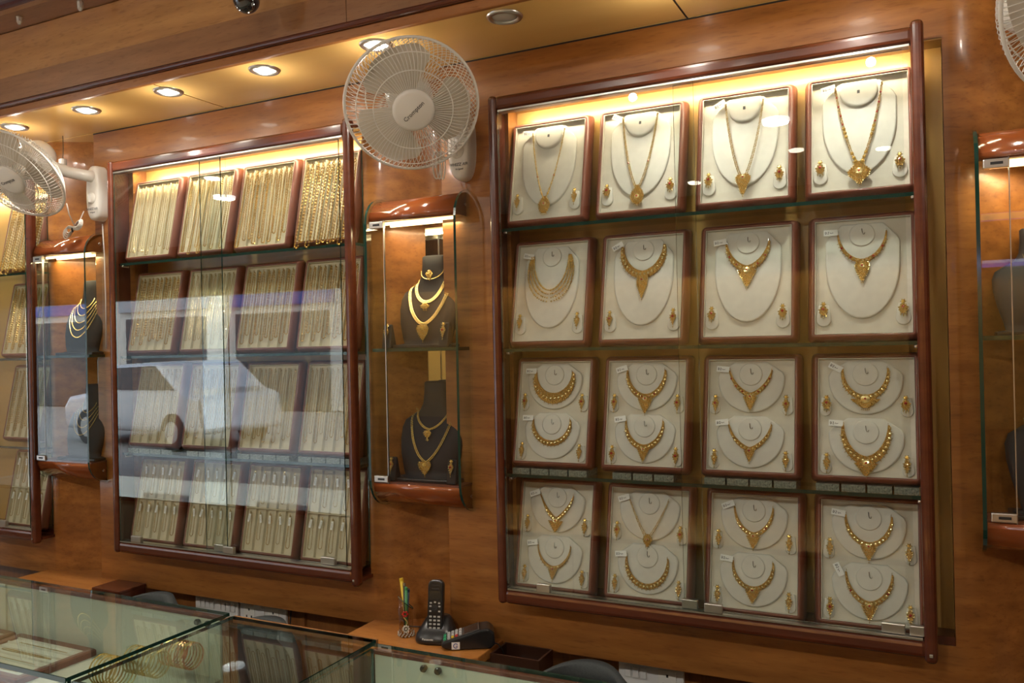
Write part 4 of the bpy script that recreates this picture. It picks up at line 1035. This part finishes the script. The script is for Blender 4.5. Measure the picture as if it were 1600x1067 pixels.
# black glass globe and crystal drops hanging by the fascia
g = empty('globe_camera', at(385, 0, 1.72)); tag(g, 'black glass dome hanging at the top picture edge', 'camera', None)
b = MB(); b.sphere((0, 0, 0), 0.036, 24, 16); b.build('dome', mat('black_glass', (0.01, 0.01, 0.012), 0.05, coat=1), g, smooth=True)
b = MB(); b.lathe([(0.040, 0.010), (0.040, 0.03), (0.015, 0.04), (0.012, 2.86-g.location.z)], (0, 0, 0), 'z', 24); b.build('stem', STEEL, g, smooth=False)
CRY = mat('crystal', (0.75, 0.76, 0.78), 0.06, metal=0.5, coat=1)
for px, py, lb in ((30, 20, 'left'), (125, -2, 'right')):
    p = at(px, py, 1.78); e = empty('crystal_drop', p); tag(e, f'small clear crystal drop hanging at top left, {lb} of the two', 'crystal', 'crystal drops by the cornice')
    b = MB(); b.lathe([(0.004, -0.040), (0.0095, -0.030), (0.011, -0.012), (0.006, -0.003)], (0, 0, 0), 'z', 8); b.build('drop', CRY, e)
    b = MB(); b.lathe([(0.008, -0.003), (0.012, 0.002), (0.012, 0.014), (0.005, 0.018), (0.003, 2.733-p.z if 2.733-p.z > 0.02 else 0.03)], (0, 0, 0), 'z', 12); b.build('cap', STEEL, e)
# ------------------------------------------------------------------ ledges in the bays
LZ = 0.745
def ledge(x0, x1, yb, label):
    p = [(x0, yb), (x0, 1.99), (x0+0.03, 1.955), (x1-0.05, 1.955), (x1, 2.01), (x1, 2.16), (x1-0.1, yb)]
    o = MB().prism(p, 'z', LZ-0.028, LZ).build('wall_ledge', LEDGE, bevel=0.003); tag(o, label, 'shelf', 'wooden ledges in the bays'); return o
for x0, x1, lb in ((-3.15, -2.735, 'orange wooden ledge in the left bay behind the counter'), (-1.57, -1.115, 'orange wooden ledge in the middle bay carrying the telephone'), ):
    ledge(x0, x1, 2.25, lb)
e = empty('drawer_box', (-2.665, 2.10, LZ)); tag(e, 'dark brown wooden drawer box end beside the left ledge', 'box')
bx('box_body', ROSE, -0.068, 0.075, -0.055, 0.055, -0.060, -0.004, e, bevel=0.003); bx('box_lid', ROSE, -0.070, 0.077, -0.057, 0.057, -0.004, 0.006, e, bevel=0.002)
CABD = mat('dark_box_wood', (0.035, 0.012, 0.006), 0.35)
e = empty('cable_box', (-1.03, 2.12, LZ-0.05)); tag(e, 'dark open cable box beside the card terminal ledge', 'box')
for a in ((-0.075, 0.075, -0.06, -0.054, 0, 0.045), (-0.075, 0.075, 0.030, 0.036, 0, 0.045), (-0.075, -0.069, -0.054, 0.03, 0, 0.045), (0.069, 0.075, -0.054, 0.03, 0, 0.045), (-0.069, 0.069, -0.054, 0.03, 0, 0.005)):
    bx('side', CABD, *a, e)

# ------------------------------------------------------------------ telephone
e = empty('cordless_phone', (-1.292, 2.085, LZ), (0, 0, R(14))); tag(e, 'black cordless telephone handset upright in its charging base', 'telephone')
m = MB(); n = 28; v = []; f = []
for z, sx, sy, yo in ((0, 0.060, 0.050, 0), (0.008, 0.062, 0.052, 0), (0.022, 0.058, 0.048, 0.002), (0.040, 0.048, 0.036, 0.010), (0.058, 0.038, 0.022, 0.020), (0.066, 0.030, 0.014, 0.024)):
    for i in range(n):
        a = 2*PI*i/n; v.append((sx*math.copysign(abs(math.cos(a))**0.7, math.cos(a)), yo+sy*math.copysign(abs(math.sin(a))**0.7, math.sin(a)), z))
for j in range(5):
    for i in range(n): a = j*n+i; b = j*n+(i+1) % n; f.append((a, b, b+n, a+n))
f.append(tuple(range(n))[::-1]); f.append(tuple(range(5*n, 6*n))); m.add(v, f); m.build('charging_base', BLACKP, e, smooth=True)
text('lettering', 'Panasonic', 0.0085, PAPER, e, loc=(-0.012, -0.0525, 0.017), rot=(R(78), 0, 0))
h = empty('x'); bpy.data.objects.remove(h)
hs_ = MB(); prof = rrect(-0.0235, 0.0235, 0, 0.155, 0.016, 5); hs_.prism(prof, 'y', -0.010, 0.012)
hd = hs_.build('handset', BLACKP, e, bevel=0.005, segs=3); hd.location = (0, -0.018, 0.020); hd.rotation_euler = (R(-9), 0, 0)
bx('earpiece', BLACKM, -0.011, 0.011, -0.0108, -0.0100, 0.138, 0.141, hd)
bx('display', mat('dark_display', (0.02, 0.022, 0.024), 0.08, coat=1), -0.017, 0.017, -0.0106, -0.0098, 0.098, 0.124, hd)
KEY = mat('grey_key', (0.45, 0.45, 0.44), 0.4); REDK = mat('red_key', (0.5, 0.05, 0.04), 0.4); GRNK = mat('green_key', (0.03, 0.28, 0.12), 0.4); YELK = mat('yellow_key', (0.65, 0.45, 0.03), 0.4)
for r_ in range(5):
    for c_ in range(3):
        if r_ == 4 and c_ == 1: continue
        x = (c_-1)*0.0125; z = 0.052-r_*0.0105
        bx('key', KEY, x-0.0036, x+0.0036, -0.0118, -0.0098, z-0.0024, z+0.0024, hd)
for x, z in ((-0.0125, 0.090), (0, 0.0925), (0.0125, 0.090), (-0.0135, 0.081), (0.0135, 0.081), (-0.0135, 0.067), (0.0135, 0.067)):
    bx('key', KEY, x-0.003, x+0.003, -0.0118, -0.0098, z-0.0020, z+0.0020, hd)
b = MB(); b.lathe([(0.0095, -0.0100), (0.009, -0.0125), (0.004, -0.0128), (0.0035, -0.0115)], (0, 0, 0.075), 'y', 20); b.build('navigation_ring', BLACKM, hd)
text('lettering', 'Panasonic', 0.0055, PRINT, hd, loc=(0, -0.0104, 0.1305))

# ------------------------------------------------------------------ card terminal
e = empty('card_terminal', (-1.185, 2.075, LZ), (0, 0, R(30))); tag(e, 'black card payment terminal with coloured keys beside the telephone', 'card terminal')
b = MB(); b.prism([(-0.075, 0.010), (-0.06, 0.004), (-0.02, 0), (0.065, 0), (0.078, 0.012), (0.076, 0.045), (0.060, 0.058), (0.040, 0.056), (-0.072, 0.022)], 'y', -0.036, 0.036)
b.build('terminal_body', BLACKP, e, bevel=0.006, segs=3)
sl = math.atan2(0.056-0.022, 0.112)
fc = empty('face', (-0.016, 0, 0.0392), (0, -sl, 0)); bpy.data.objects.remove(fc)
def onface(name, m, u0, u1, w0, w1, t=0.0018):
    o = bx(name, m, u0, u1, w0, w1, 0, t, e); o.location = (-0.016, 0, 0.0392); o.rotation_euler = (0, -sl, 0); return o
onface('face_plate', mat('dark_grey_plate', (0.06, 0.055, 0.05), 0.35), -0.055, 0.052, -0.031, 0.031, 0.0012)
onface('screen', mat('brown_screen', (0.035, 0.022, 0.018), 0.1, coat=1), 0.008, 0.047, -0.024, 0.024, 0.002)
onface('trim_line', SATIN, 0.0505, 0.0515, -0.031, 0.031, 0.003)
for c_ in range(4):
    for r_ in range(5):
        u = -0.049+r_*0.0115; w = -0.021+c_*0.014; mt_ = KEY
        if r_ == 0: mt_ = GRNK
        if r_ == 2 and c_ == 0: mt_ = YELK
        if r_ == 3 and c_ == 0: mt_ = REDK
        onface('key', mt_, u-0.0038, u+0.0038, w-0.0048, w+0.0048, 0.0045)
st = bx('sticker', SWW, -0.045, -0.022, -0.0372, -0.0362, 0.004, 0.024, e); b = MB(); b.tube([(-0.0335+0.006*math.cos(a), -0.0374, 0.014+0.006*math.sin(a)) for a in [0.6+5.0*i/14 for i in range(15)]], 0.0012, 4); b.tube([(-0.0335, -0.0374, 0.013), (-0.0275, -0.0374, 0.013)], 0.0011, 4); b.build('emblem', INKB, st)
o = MB(); o.tube([at(764, 1002, 2.09), at(778, 1006, 2.10), at(786, 1016, 2.11), at(787, 1030, 2.12)], 0.0018, 6); tag(o.build('terminal_cable', BLACKM, smooth=True), 'thin dark cable running from the card terminal', 'cable')
o = MB(); o.tube([Vector((-1.57, 2.24, LZ+0.004)), Vector((-1.50, 2.20, LZ+0.006)), Vector((-1.43, 2.14, LZ+0.004)), Vector((-1.36, 2.16, LZ+0.003))], 0.0018, 6); tag(o.build('phone_cable', PRINT, smooth=True), 'thin dark cable on the ledge behind the pen glass', 'cable')

# ------------------------------------------------------------------ pen glass
px_, py_ = -1.395, 2.078
e = empty('pen_glass', (px_, py_, LZ)); tag(e, 'clear painted glass pen holder with red flower', 'pen holder')
GL2 = glass('painted_glass', (0.95, 0.90, 0.82), 1.6)
m = MB(); n = 28; v = []; f = []
def topz(a): return 0.098+0.020*math.cos(a+2.4)
rings = [(0.0245, 0), (0.022, 0.006), (0.022, 1)]
for r_, z in rings:
    for i in range(n): a = 2*PI*i/n; v.append((r_*math.cos(a), r_*math.sin(a), z if z < 1 else topz(a)))
for i in range(n): a = 2*PI*i/n; v.append((0.0195*math.cos(a), 0.0195*math.sin(a), topz(a)))
for i in range(n): a = 2*PI*i/n; v.append((0.0195*math.cos(a), 0.0195*math.sin(a), 0.006))
for j in range(4):
    for i in range(n): a = j*n+i; b = j*n+(i+1) % n; f.append((a, b, b+n, a+n))
f.append(tuple(range(n))[::-1]); f.append(tuple(range(4*n, 5*n))); m.add(v, f); gm = m.build('tumbler', [GL2], e, smooth=True)
m = MB(); m.tube([(0.0222*math.cos(2*PI*i/28), 0.0222*math.sin(2*PI*i/28), topz(2*PI*i/28)) for i in range(28)], 0.0012, 5, closed=True); m.build('rim', GREENEDGE, e)
def onglass(ang, z, r_=0.0226): return Vector((r_*math.cos(ang), r_*math.sin(ang), z))
fl = MB()
for i in range(6):
    a = PI*i/3; c = onglass(R(-62)+0.30*math.cos(a), 0.070+0.0065*math.sin(a)); fl.sphere(tuple(c), 0.0035, 8, 6)
fl.build('painted_flower', mat('red_paint', (0.45, 0.02, 0.015), 0.3), e)
fl = MB()
for i in range(9):
    a = 2*PI*i/9; c = onglass(R(-58)+0.36*math.cos(a), 0.026+0.009*math.sin(a)); fl.sphere(tuple(c), 0.0032, 8, 6)
for i in range(40):
    fl.sphere(tuple(onglass(2*PI*i/40, 0.004+0.004*(i % 3), 0.0235)), 0.0024, 6, 4)
fl.sphere(tuple(onglass(R(-58), 0.026)), 0.0035, 8, 6)
fl.build('silver_trim', mat('pearl_trim', (0.62, 0.58, 0.5), 0.35, metal=0.3), e)
fl = MB(); fl.tube([tuple(onglass(R(-60)+0.25*math.sin(t*5), 0.036+t*0.03)) for t in [i/8 for i in range(9)]], 0.0014, 5); fl.build('painted_stem', GOLDP, e)
def pen(dx, dy, tx, ty, L, r_, m_, label, capm=None):
    a = Vector((px_+dx, py_+dy, LZ+0.008)); d = Vector((tx, ty, 1)).normalized(); q = empty('pen', a); tag(q, label, 'pen', 'pens in the painted glass')
    b = MB(); b.tube([(0, 0, 0), tuple(d*L*0.12), tuple(d*L)], [r_*0.3, r_, r_], 8); b.build('barrel', m_, q, smooth=True)
    b = MB(); b.tube([tuple(d*(L*0.985)), tuple(d*(L+0.006))], r_*1.1, 8); b.build('cap', capm or m_, q)
pen(0.006, 0.0, -0.14, 0.02, 0.155, 0.0055, mat('yellow_plastic', (0.62, 0.42, 0.03), 0.4), 'thick yellow pen leaning left in the painted glass')
pen(0.0, -0.006, -0.02, 0.04, 0.142, 0.0038, BLACKP, 'black pen in the painted glass', STEEL)
pen(0.004, -0.004, 0.03, -0.03, 0.132, 0.0042, mat('green_plastic', (0.05, 0.22, 0.08), 0.4), 'green pen in the painted glass')
pen(-0.004, 0.004, 0.10, -0.02, 0.125, 0.0048, mat('slate_plastic', (0.03, 0.05, 0.08), 0.35), 'dark slate blue pen leaning right in the painted glass')

# ------------------------------------------------------------------ switch boards
def switchboard(x0, x1, groups, label):
    e = empty('switch_board', ((x0+x1)/2, 2.235, 0.675)); tag(e, label, 'switch board', 'white electrical switch boards'); w = (x1-x0)/2
    bx('plate', SWW, -w, w, -0.012, 0, -0.045, 0.057, e, bevel=0.003)
    for u, k in groups:
        if k == 's': o = bx('switch', SWW, -w+u, -w+u+0.017, -0.017, -0.012, -0.004, 0.026, e, bevel=0.0015)
        if k == 'k':
            o = bx('socket', FANW, -w+u, -w+u+0.05, -0.0145, -0.012, -0.03, 0.03, e, bevel=0.002)
            for a, c in ((0.025, 0.014), (0.014, -0.01), (0.036, -0.01)): bx('pin_hole', BLACKM, a-w+u-0.003, a-w+u+0.003, -0.0148, -0.0144, c-0.004, c+0.004, o)
switchboard(-2.412, -2.205, [(0.012+i*0.022, 's') for i in range(4)]+[(0.112+i*0.022, 's') for i in range(4)], 'white switch board with eight switches, leftmost below the middle cabinet')
switchboard(-2.195, -1.985, [(0.02, 'k'), (0.10, 's'), (0.13, 'k')], 'white switch board with sockets, right of the eight-switch board')
switchboard(-0.785, -0.600, [(0.02+i*0.022, 's') for i in range(3)]+[(0.115, 'k')], 'white switch board below the right cabinet at the bottom edge')
for i, (a, b_) in enumerate([(-1.965, -1.955), (-1.60, -1.62)]):
    o = MB(); o.tube([(a, 2.231, 0.735), (a-0.006, 2.228, 0.66), (b_, 2.228, 0.5)], 0.002, 6); tag(o.build('wall_cable', BLACKM, smooth=True), ['black cable on the lower wall beside the socket board', 'black cable on the lower wall left of the telephone ledge'][i], 'cable', 'black wall cables')
bx_ = bx('panel_strip', WALLLOW, -1.925, -1.905, 2.226, 2.235, 0.0, 0.733); struct(bx_)

# ------------------------------------------------------------------ swivel chairs behind the counter
def chair(x, y, label, rz=0.0, top=0.852):
    e = empty('office_chair', (x, y, 0), (0, 0, rz)); tag(e, label, 'chair', 'dark swivel chairs behind the counter')
    m = MB(); v = []; f = []; nx, nz = 12, 10; H = 0.36; z0 = top-H
    for s in (0, 1):
        for j in range(nz+1):
            t = j/nz; hw = 0.175*(1-0.10*(1-t))*(1 if t < 0.72 else math.sqrt(max(0.0, 1-((t-0.72)/0.36)**2.2)))
            for i in range(nx+1):
                u = -1+2*i/nx; yy = 0.055*(1-u*u)+(0.022 if s == 0 else -0.018)-0.03*u*u+0.02*math.sin(t*2.5)
                v.append((hw*u, yy, z0+H*t-0.018*(abs(u)**3)*t))
    K = (nx+1)*(nz+1)
    for j in range(nz):
        for i in range(nx):
            a = j*(nx+1)+i; f.append((a, a+nx+1, a+nx+2, a+1)); f.append((K+a, K+a+1, K+a+nx+2, K+a+nx+1))
    for j in range(nz):
        a = j*(nx+1); f.append((a, K+a, K+a+nx+1, a+nx+1)); a += nx; f.append((a, a+nx+1, K+a+nx+1, K+a))
    for i in range(nx): f.append((i, i+1, K+i+1, K+i)); a = nz*(nx+1)+i; f.append((a, K+a, K+a+1, a+1))
    m.add(v, f); m.build('backrest', CHAIRM, e, smooth=True)
    b = MB(); b.prism(rrect(-0.20, 0.20, -0.37, 0.03, 0.07, 4), 'z', 0.40, 0.455); b.build('seat', CHAIRM, e, bevel=0.02, segs=3)
    b = MB(); b.tube([(0, 0.07, 0.62), (0, 0.10, 0.50), (0, 0.06, 0.38), (0, -0.1, 0.385)], 0.014, 8); b.build('back_bar', BLACKP, e, smooth=True)
    b = MB(); b.lathe([(0.028, 0.09), (0.025, 0.25), (0.018, 0.26), (0.018, 0.40)], (0, -0.17, 0), 'z', 16); b.build('column', BLACKP, e)
    for i in range(5):
        a = 2*PI*i/5+0.3; c, s = math.cos(a), math.sin(a)
        b = MB(); b.tube([(0.02*c, -0.17+0.02*s, 0.11), (0.13*c, -0.17+0.13*s, 0.085), (0.22*c, -0.17+0.22*s, 0.062)], [0.02, 0.016, 0.012], 8); lg = b.build('leg', BLACKP, e, smooth=True)
        b = MB(); b.sphere((0.22*c, -0.17+0.22*s, 0.027), 0.027, 12, 8, sx=0.9, sy=0.9); b.build('castor', BLACKM, lg, smooth=True)
chair(-2.35, 1.955, 'dark grey swivel chair behind the left counter, beside the drawer box', top=0.778)
chair(-1.865, 1.955, 'dark grey swivel chair seen through the glass between the two counters', top=0.755)
chair(-0.785, 1.955, 'dark grey swivel chair behind the right counter, below the right cabinet', top=0.775)

# ------------------------------------------------------------------ glass counters
CZ = 0.95
def counter(x0, x1, y0, y1, panels, knobs, label, stile=None):
    c = empty('glass_counter'); tag(c, label, 'counter', 'glass-topped sales counters')
    t = 0.008
    pane('glass_top', x0, x1, y0, y1, CZ-t, CZ, c, EDGEM)
    pane('front_glass', x0+0.004, x1-0.004, y0+0.004, y0+0.012, 0.60, CZ-t, c, EDGEM)
    for x in (x0+0.004, x1-0.012): pane('end_glass', x, x+0.008, y0+0.013, y1-0.014, 0.60, CZ-t, c, EDGEM)
    bx('front_edge', GREENEDGE, x0, x1, y0-0.003, y0, CZ-0.010, CZ, c)
    for i, (a, b) in enumerate(panels):
        q = bx('sliding_panel', COUNTW, a, b, y1-0.012-(i % 2)*0.006, y1-0.006-(i % 2)*0.006, 0.60, CZ-0.017, c)
        for k in knobs:
            if a < k < b: MB().lathe([(0.006, 0.0), (0.008, -0.008), (0.006, -0.012)][::-1], (k, y1-0.012-(i % 2)*0.006, 0.924), 'y', 14).build('knob', KNOBM, q)
    bx('back_rail', TRAYW, x0+0.012, x1-0.012, y1-0.016, y1, CZ-0.018, CZ-t-0.0005, c, bevel=0.002)
    bx('deck', COUNTD, x0+0.013, x1-0.013, y0+0.013, y1-0.02, 0.782, 0.790, c)
    bx('base_cabinet', WALLLOW, x0+0.01, x1-0.01, y0+0.02, y1-0.02, 0.08, 0.60, c)
    bx('plinth', BLACKM, x0+0.03, x1-0.03, y0+0.05, y1-0.04, 0.0, 0.08, c)
    if stile: bx('stile', WALLLOW, stile-0.012, stile+0.012, y1-0.026, y1+0.002, 0.0, CZ-t-0.0005, c, bevel=0.002)
    return c
counter(-4.4, -1.560, 1.105, 1.545, [(-4.38, -3.2), (-3.2, -2.42), (-2.42, -1.66), (-1.67, -1.575)], (-1.645+0.0, -1.610), 'long glass-topped counter at lower left with chain trays and bangles', stile=-1.548)
counter(-1.104, 1.6, 1.075, 1.512, [(-1.09, -1.01), (-1.01, 0.0), (0.0, 1.58)], (-0.957, -0.922), 'glass-topped counter at bottom right with pale green back panels')
c = empty('counter_flap'); tag(c, 'clear glass bridge joining the two counters', 'counter flap')
pane('glass_top', -1.534, -1.108, 1.10, 1.530, CZ-0.008, CZ, c, EDGEM)
bx('back_edge', TRIMO, -1.534, -1.108, 1.530, 1.538, CZ-0.016, CZ-0.001, c)
pane('front_glass', -1.555, -1.108, 1.112, 1.120, 0.60, CZ-0.009, c, EDGEM)
bx('lower_panel', WALLLOW, -1.555, -1.108, 1.112, 1.130, 0.05, 0.598, c)

# chain trays lying in the left counter
def flat_tray(x0, x1, y0, y1, label, n=6, chains=True):
    z = 0.7905; e = empty('counter_tray', ((x0+x1)/2, (y0+y1)/2, z)); tag(e, label, 'tray', 'trays in the left counter'); w, h = (x1-x0)/2, (y1-y0)/2
    fr = MB(); o_, i_ = rrect(-w, w, -h, h, 0.006), rrect(-w+0.022, w-0.022, -h+0.022, h-0.022, 0.004); k = len(o_)
    o2 = rrect(-w+0.004, w-0.004, -h+0.004, h-0.004, 0.006)
    v = [(x, y, 0) for x, y in o_]+[(x, y, 0.014) for x, y in o_]+[(x, y, 0.018) for x, y in o2]+[(x, y, 0.016) for x, y in i_]+[(x, y, 0.010) for x, y in i_]
    f = []
    for j in range(4):
        for i in range(k): a = j*k+i; b = j*k+(i+1) % k; f.append((a, b, b+k, a+k))
    f.append(tuple(range(k))[::-1]); fr.add(v, f); fr.build('frame', TRAYW, e)
    bx('liner', CREAM, -w+0.021, w-0.021, -h+0.021, h-0.021, 0.002, 0.011, e)
    for i in range(n+1):
        y = -h+0.024+(2*h-0.048)*i/n; b = MB(); b.prism([(y-0.003, 0.011), (y+0.003, 0.011), (y+0.001, 0.0155), (y-0.001, 0.0155)], 'x', -w+0.023, w-0.023); b.build('divider', CREAM, e)
    return e
ct = [(-3.05, -2.70), (-2.685, -2.350), (-2.330, -2.010)]
nm = ['left edge of picture, back row', 'second from its right end, back row', 'rightmost, back row']
for i, (a, b) in enumerate(ct):
    flat_tray(a, b, 1.29, 1.515, f'cream lined brown tray in the left counter, {nm[i]}')
    for j in range(4):
        y = 1.325+0.045*j+0.008; key = (0.20, 0.007, 0.0013, 0.0036, 0.0, 1)
        cx = (a+b)/2+0.10
        g = empty('gold_chain', (cx, y, 0.8035+0.004), (-PI/2, 0, 0)); g.rotation_euler = Matrix(((0, 0, 1), (1, 0, 0), (0, 1, 0))).to_euler() if False else (0, 0, 0)
        # lay the loop flat: local -z runs along -x, local y points up
        g.matrix_world = Matrix(((0, 0, 1, cx), (1, 0, 0, y), (0, -1, 0, 0.8065), (0, 0, 0, 1)))
        tag(g, f'thin gold chain in the {["leftmost", "middle", "rightmost"][i]} back tray, left counter, {ORD[j]} from the front', 'chain', 'gold chains in the left counter')
        mk('links', chain_var(key), g)
for i, (a, b) in enumerate([(-2.56, -2.24), (-2.225, -1.93), (-1.91, -1.64)]):
    flat_tray(a, b, 1.125, 1.275, f'cream lined brown tray in the left counter, {["leftmost","middle","rightmost"][i]} of the front row', n=4)
o = bx('display_card', CREAM, -1.985, -1.925, 1.30, 1.50, 0.7905, 0.796); tag(o, 'narrow cream card beside the rightmost back tray in the left counter', 'card')

# bangles threaded on clear stands
def bangles(x0, x1, y, z, r_, n, mats_, nm_, seed):
    rnd = random.Random(seed); st_ = empty('bangle_stand', ((x0+x1)/2, y, 0.7905)); tag(st_, f'clear acrylic bangle stand, {nm_}, left counter', 'bangle stand', 'acrylic bangle stands in the left counter')
    hx = (x1-x0)/2
    b = MB(); b.tube([(-hx-0.008, 0, z+r_-0.010-0.7905), (hx+0.008, 0, z+r_-0.010-0.7905)], 0.006, 8); b.build('rod', GLASS, st_)
    b = MB(); b.box(-hx-0.012, -hx-0.009, -0.010, 0.010, 0, z+r_-0.7905); b.build('upright', GLASS, st_); b = MB(); b.box(hx+0.009, hx+0.012, -0.010, 0.010, 0, z+r_-0.7905); b.build('upright', GLASS, st_)
    for i in range(n):
        x = x0+(x1-x0)*i/(n-1); b = MB(); k = 36; tilt = rnd.uniform(-0.12, 0.12)
        w = 0.0022 if rnd.random() < 0.6 else 0.0032; v = []; f = []
        for j in range(k):
            a = 2*PI*j/k
            for (dr, dx) in ((0, -w), (0.0024, 0), (0, w), (-0.0016, 0)):
                rr = r_+dr+(0.0005 if j % 2 else 0); v.append((dx+tilt*rr*math.cos(a)*0.3, rr*math.sin(a), rr*math.cos(a)))
        for j in range(k):
            for q in range(4): f.append((j*4+q, j*4+(q+1) % 4, ((j+1) % k)*4+(q+1) % 4, ((j+1) % k)*4+q))
        b.add(v, f); o = b.build('bangle', mats_[i % len(mats_)], loc=(x, y, z), smooth=False)
        tag(o, f'gold bangle, {ORD[i]} from the left on the {nm_}, left counter', 'bangle', f'bangles on the {nm_}')
RG = mat('rose_gold', (0.85, 0.38, 0.20), 0.25, metal=0.9)
bangles(-1.690, -1.605, 1.470, 0.862, 0.030, 9, [RG, GOLD, RG], 'back stand', 1)
bangles(-1.730, -1.640, 1.400, 0.862, 0.030, 8, [GOLDP, GOLDP, GOLD], 'middle stand', 2)
bangles(-1.745, -1.665, 1.325, 0.862, 0.032, 8, [GOLD, GOLDP], 'front stand', 3)
for i in range(4):
    g = empty('gold_ornament', (-1.07+0.03*(i % 2), 1.22+0.05*i, 0.7905)); tag(g, f'small gold ornament on a stand in the right counter, {ORD[i]} from the front', 'ornament', 'gold ornaments in the right counter')
    b = MB(); b.prism([(-0.02, 0), (0.02, 0), (0, 0.11), (-0.005, 0.11)], 'x', -0.012, 0.012); b.build('pad', CREAM, g)
    o = pendantmesh(0, 0.12, [(0, 0.004), (0.02, 0.012), (0.04, 0.002)], y=-0.012, stone=None).build('pendant', NM, g)

# ------------------------------------------------------------------ far side of the shop and the street (seen only in reflections)
tv = empty('wall_television', (0.62, -2.98, 2.30)); tag(tv, 'flat television showing a blue and purple page, on the far shop wall', 'television')
bx('casing', BLACKP, -0.36, 0.36, 0, 0.04, -0.22, 0.22, tv, bevel=0.01)
def scr(c, es=1.4): return mat('screen_glow', c, 0.3, emit=c, es=es)
bx('screen', scr((0.12, 0.10, 0.65)), -0.34, 0.34, 0.04, 0.043, -0.2, 0.2, tv); bx('banner', scr((0.45, 0.25, 0.8)), -0.30, 0.30, 0.043, 0.045, 0.07, 0.13, tv)
bx('strip', scr((0.6, 0.6, 0.35)), -0.34, 0.34, 0.043, 0.045, 0.15, 0.195, tv); bx('picture', scr((0.55, 0.6, 0.35)), -0.24, 0.02, 0.043, 0.045, -0.09, 0.06, tv); bx('caption', scr((0.35, 0.45, 0.9)), -0.3, 0.3, 0.043, 0.045, -0.17, -0.12, tv)
struct(bx('street', PAVE, -34, 6, -20, -3.1, -0.12, -0.02))
b = empty('street_building', (-13, -13, 0)); tag(b, 'pale building across the street', 'building')
bx('wall', mat('pale_render', (0.62, 0.60, 0.55), 0.8), -14, 14, -1, 0, 0, 7, b)
SHOPD = mat('dark_shop_opening', (0.05, 0.06, 0.07), 0.3); SIGNB = mat('blue_shop_sign', (0.05, 0.10, 0.35), 0.5); AWN = mat('grey_awning', (0.35, 0.38, 0.42), 0.6)
for i in range(6):
    x = -12.5+i*4.3
    bx('shop_opening', SHOPD, x, x+3.2, 0, 0.03, 0, 2.6, b); bx('shop_sign', [SIGNB, AWN][i % 2], x-0.2, x+3.4, 0, 0.12, 2.8, 3.5, b); bx('window', SHOPD, x+0.6, x+2.4, 0, 0.03, 4.4, 5.8, b)
cr = empty('parked_car', (-12.2, -6.6, -0.02), (0, 0, R(8))); tag(cr, 'silver car parked in the street', 'car')
SILV = mat('silver_paint', (0.65, 0.67, 0.7), 0.2, metal=0.4, coat=1)
body = [(-2.1, 0.25), (-2.15, 0.65), (-1.95, 0.85), (-1.1, 0.95), (-0.5, 1.42), (0.9, 1.47), (1.6, 1.0), (2.0, 0.9), (2.1, 0.3)]
m = MB(); m.prism(body, 'y', -0.82, 0.82); m.build('car_body', SILV, cr, bevel=0.09, segs=3)
m = MB(); m.prism([(-0.95, 0.98), (-0.45, 1.36), (0.82, 1.40), (1.35, 1.0)], 'y', -0.84, 0.84); m.build('side_window', SHOPD, cr)
for x in (-1.3, 1.3):
    for y in (-0.74, 0.74): m = MB(); m.lathe([(0.31, -0.1), (0.31, 0.1)], (x, y, 0.31), 'y', 24); w_ = m.build('wheel', BLACKM, cr); MB().lathe([(0.18, -0.11), (0.18, 0.11)], (x, y, 0.31), 'y', 16).build('hubcap', SATIN, w_)
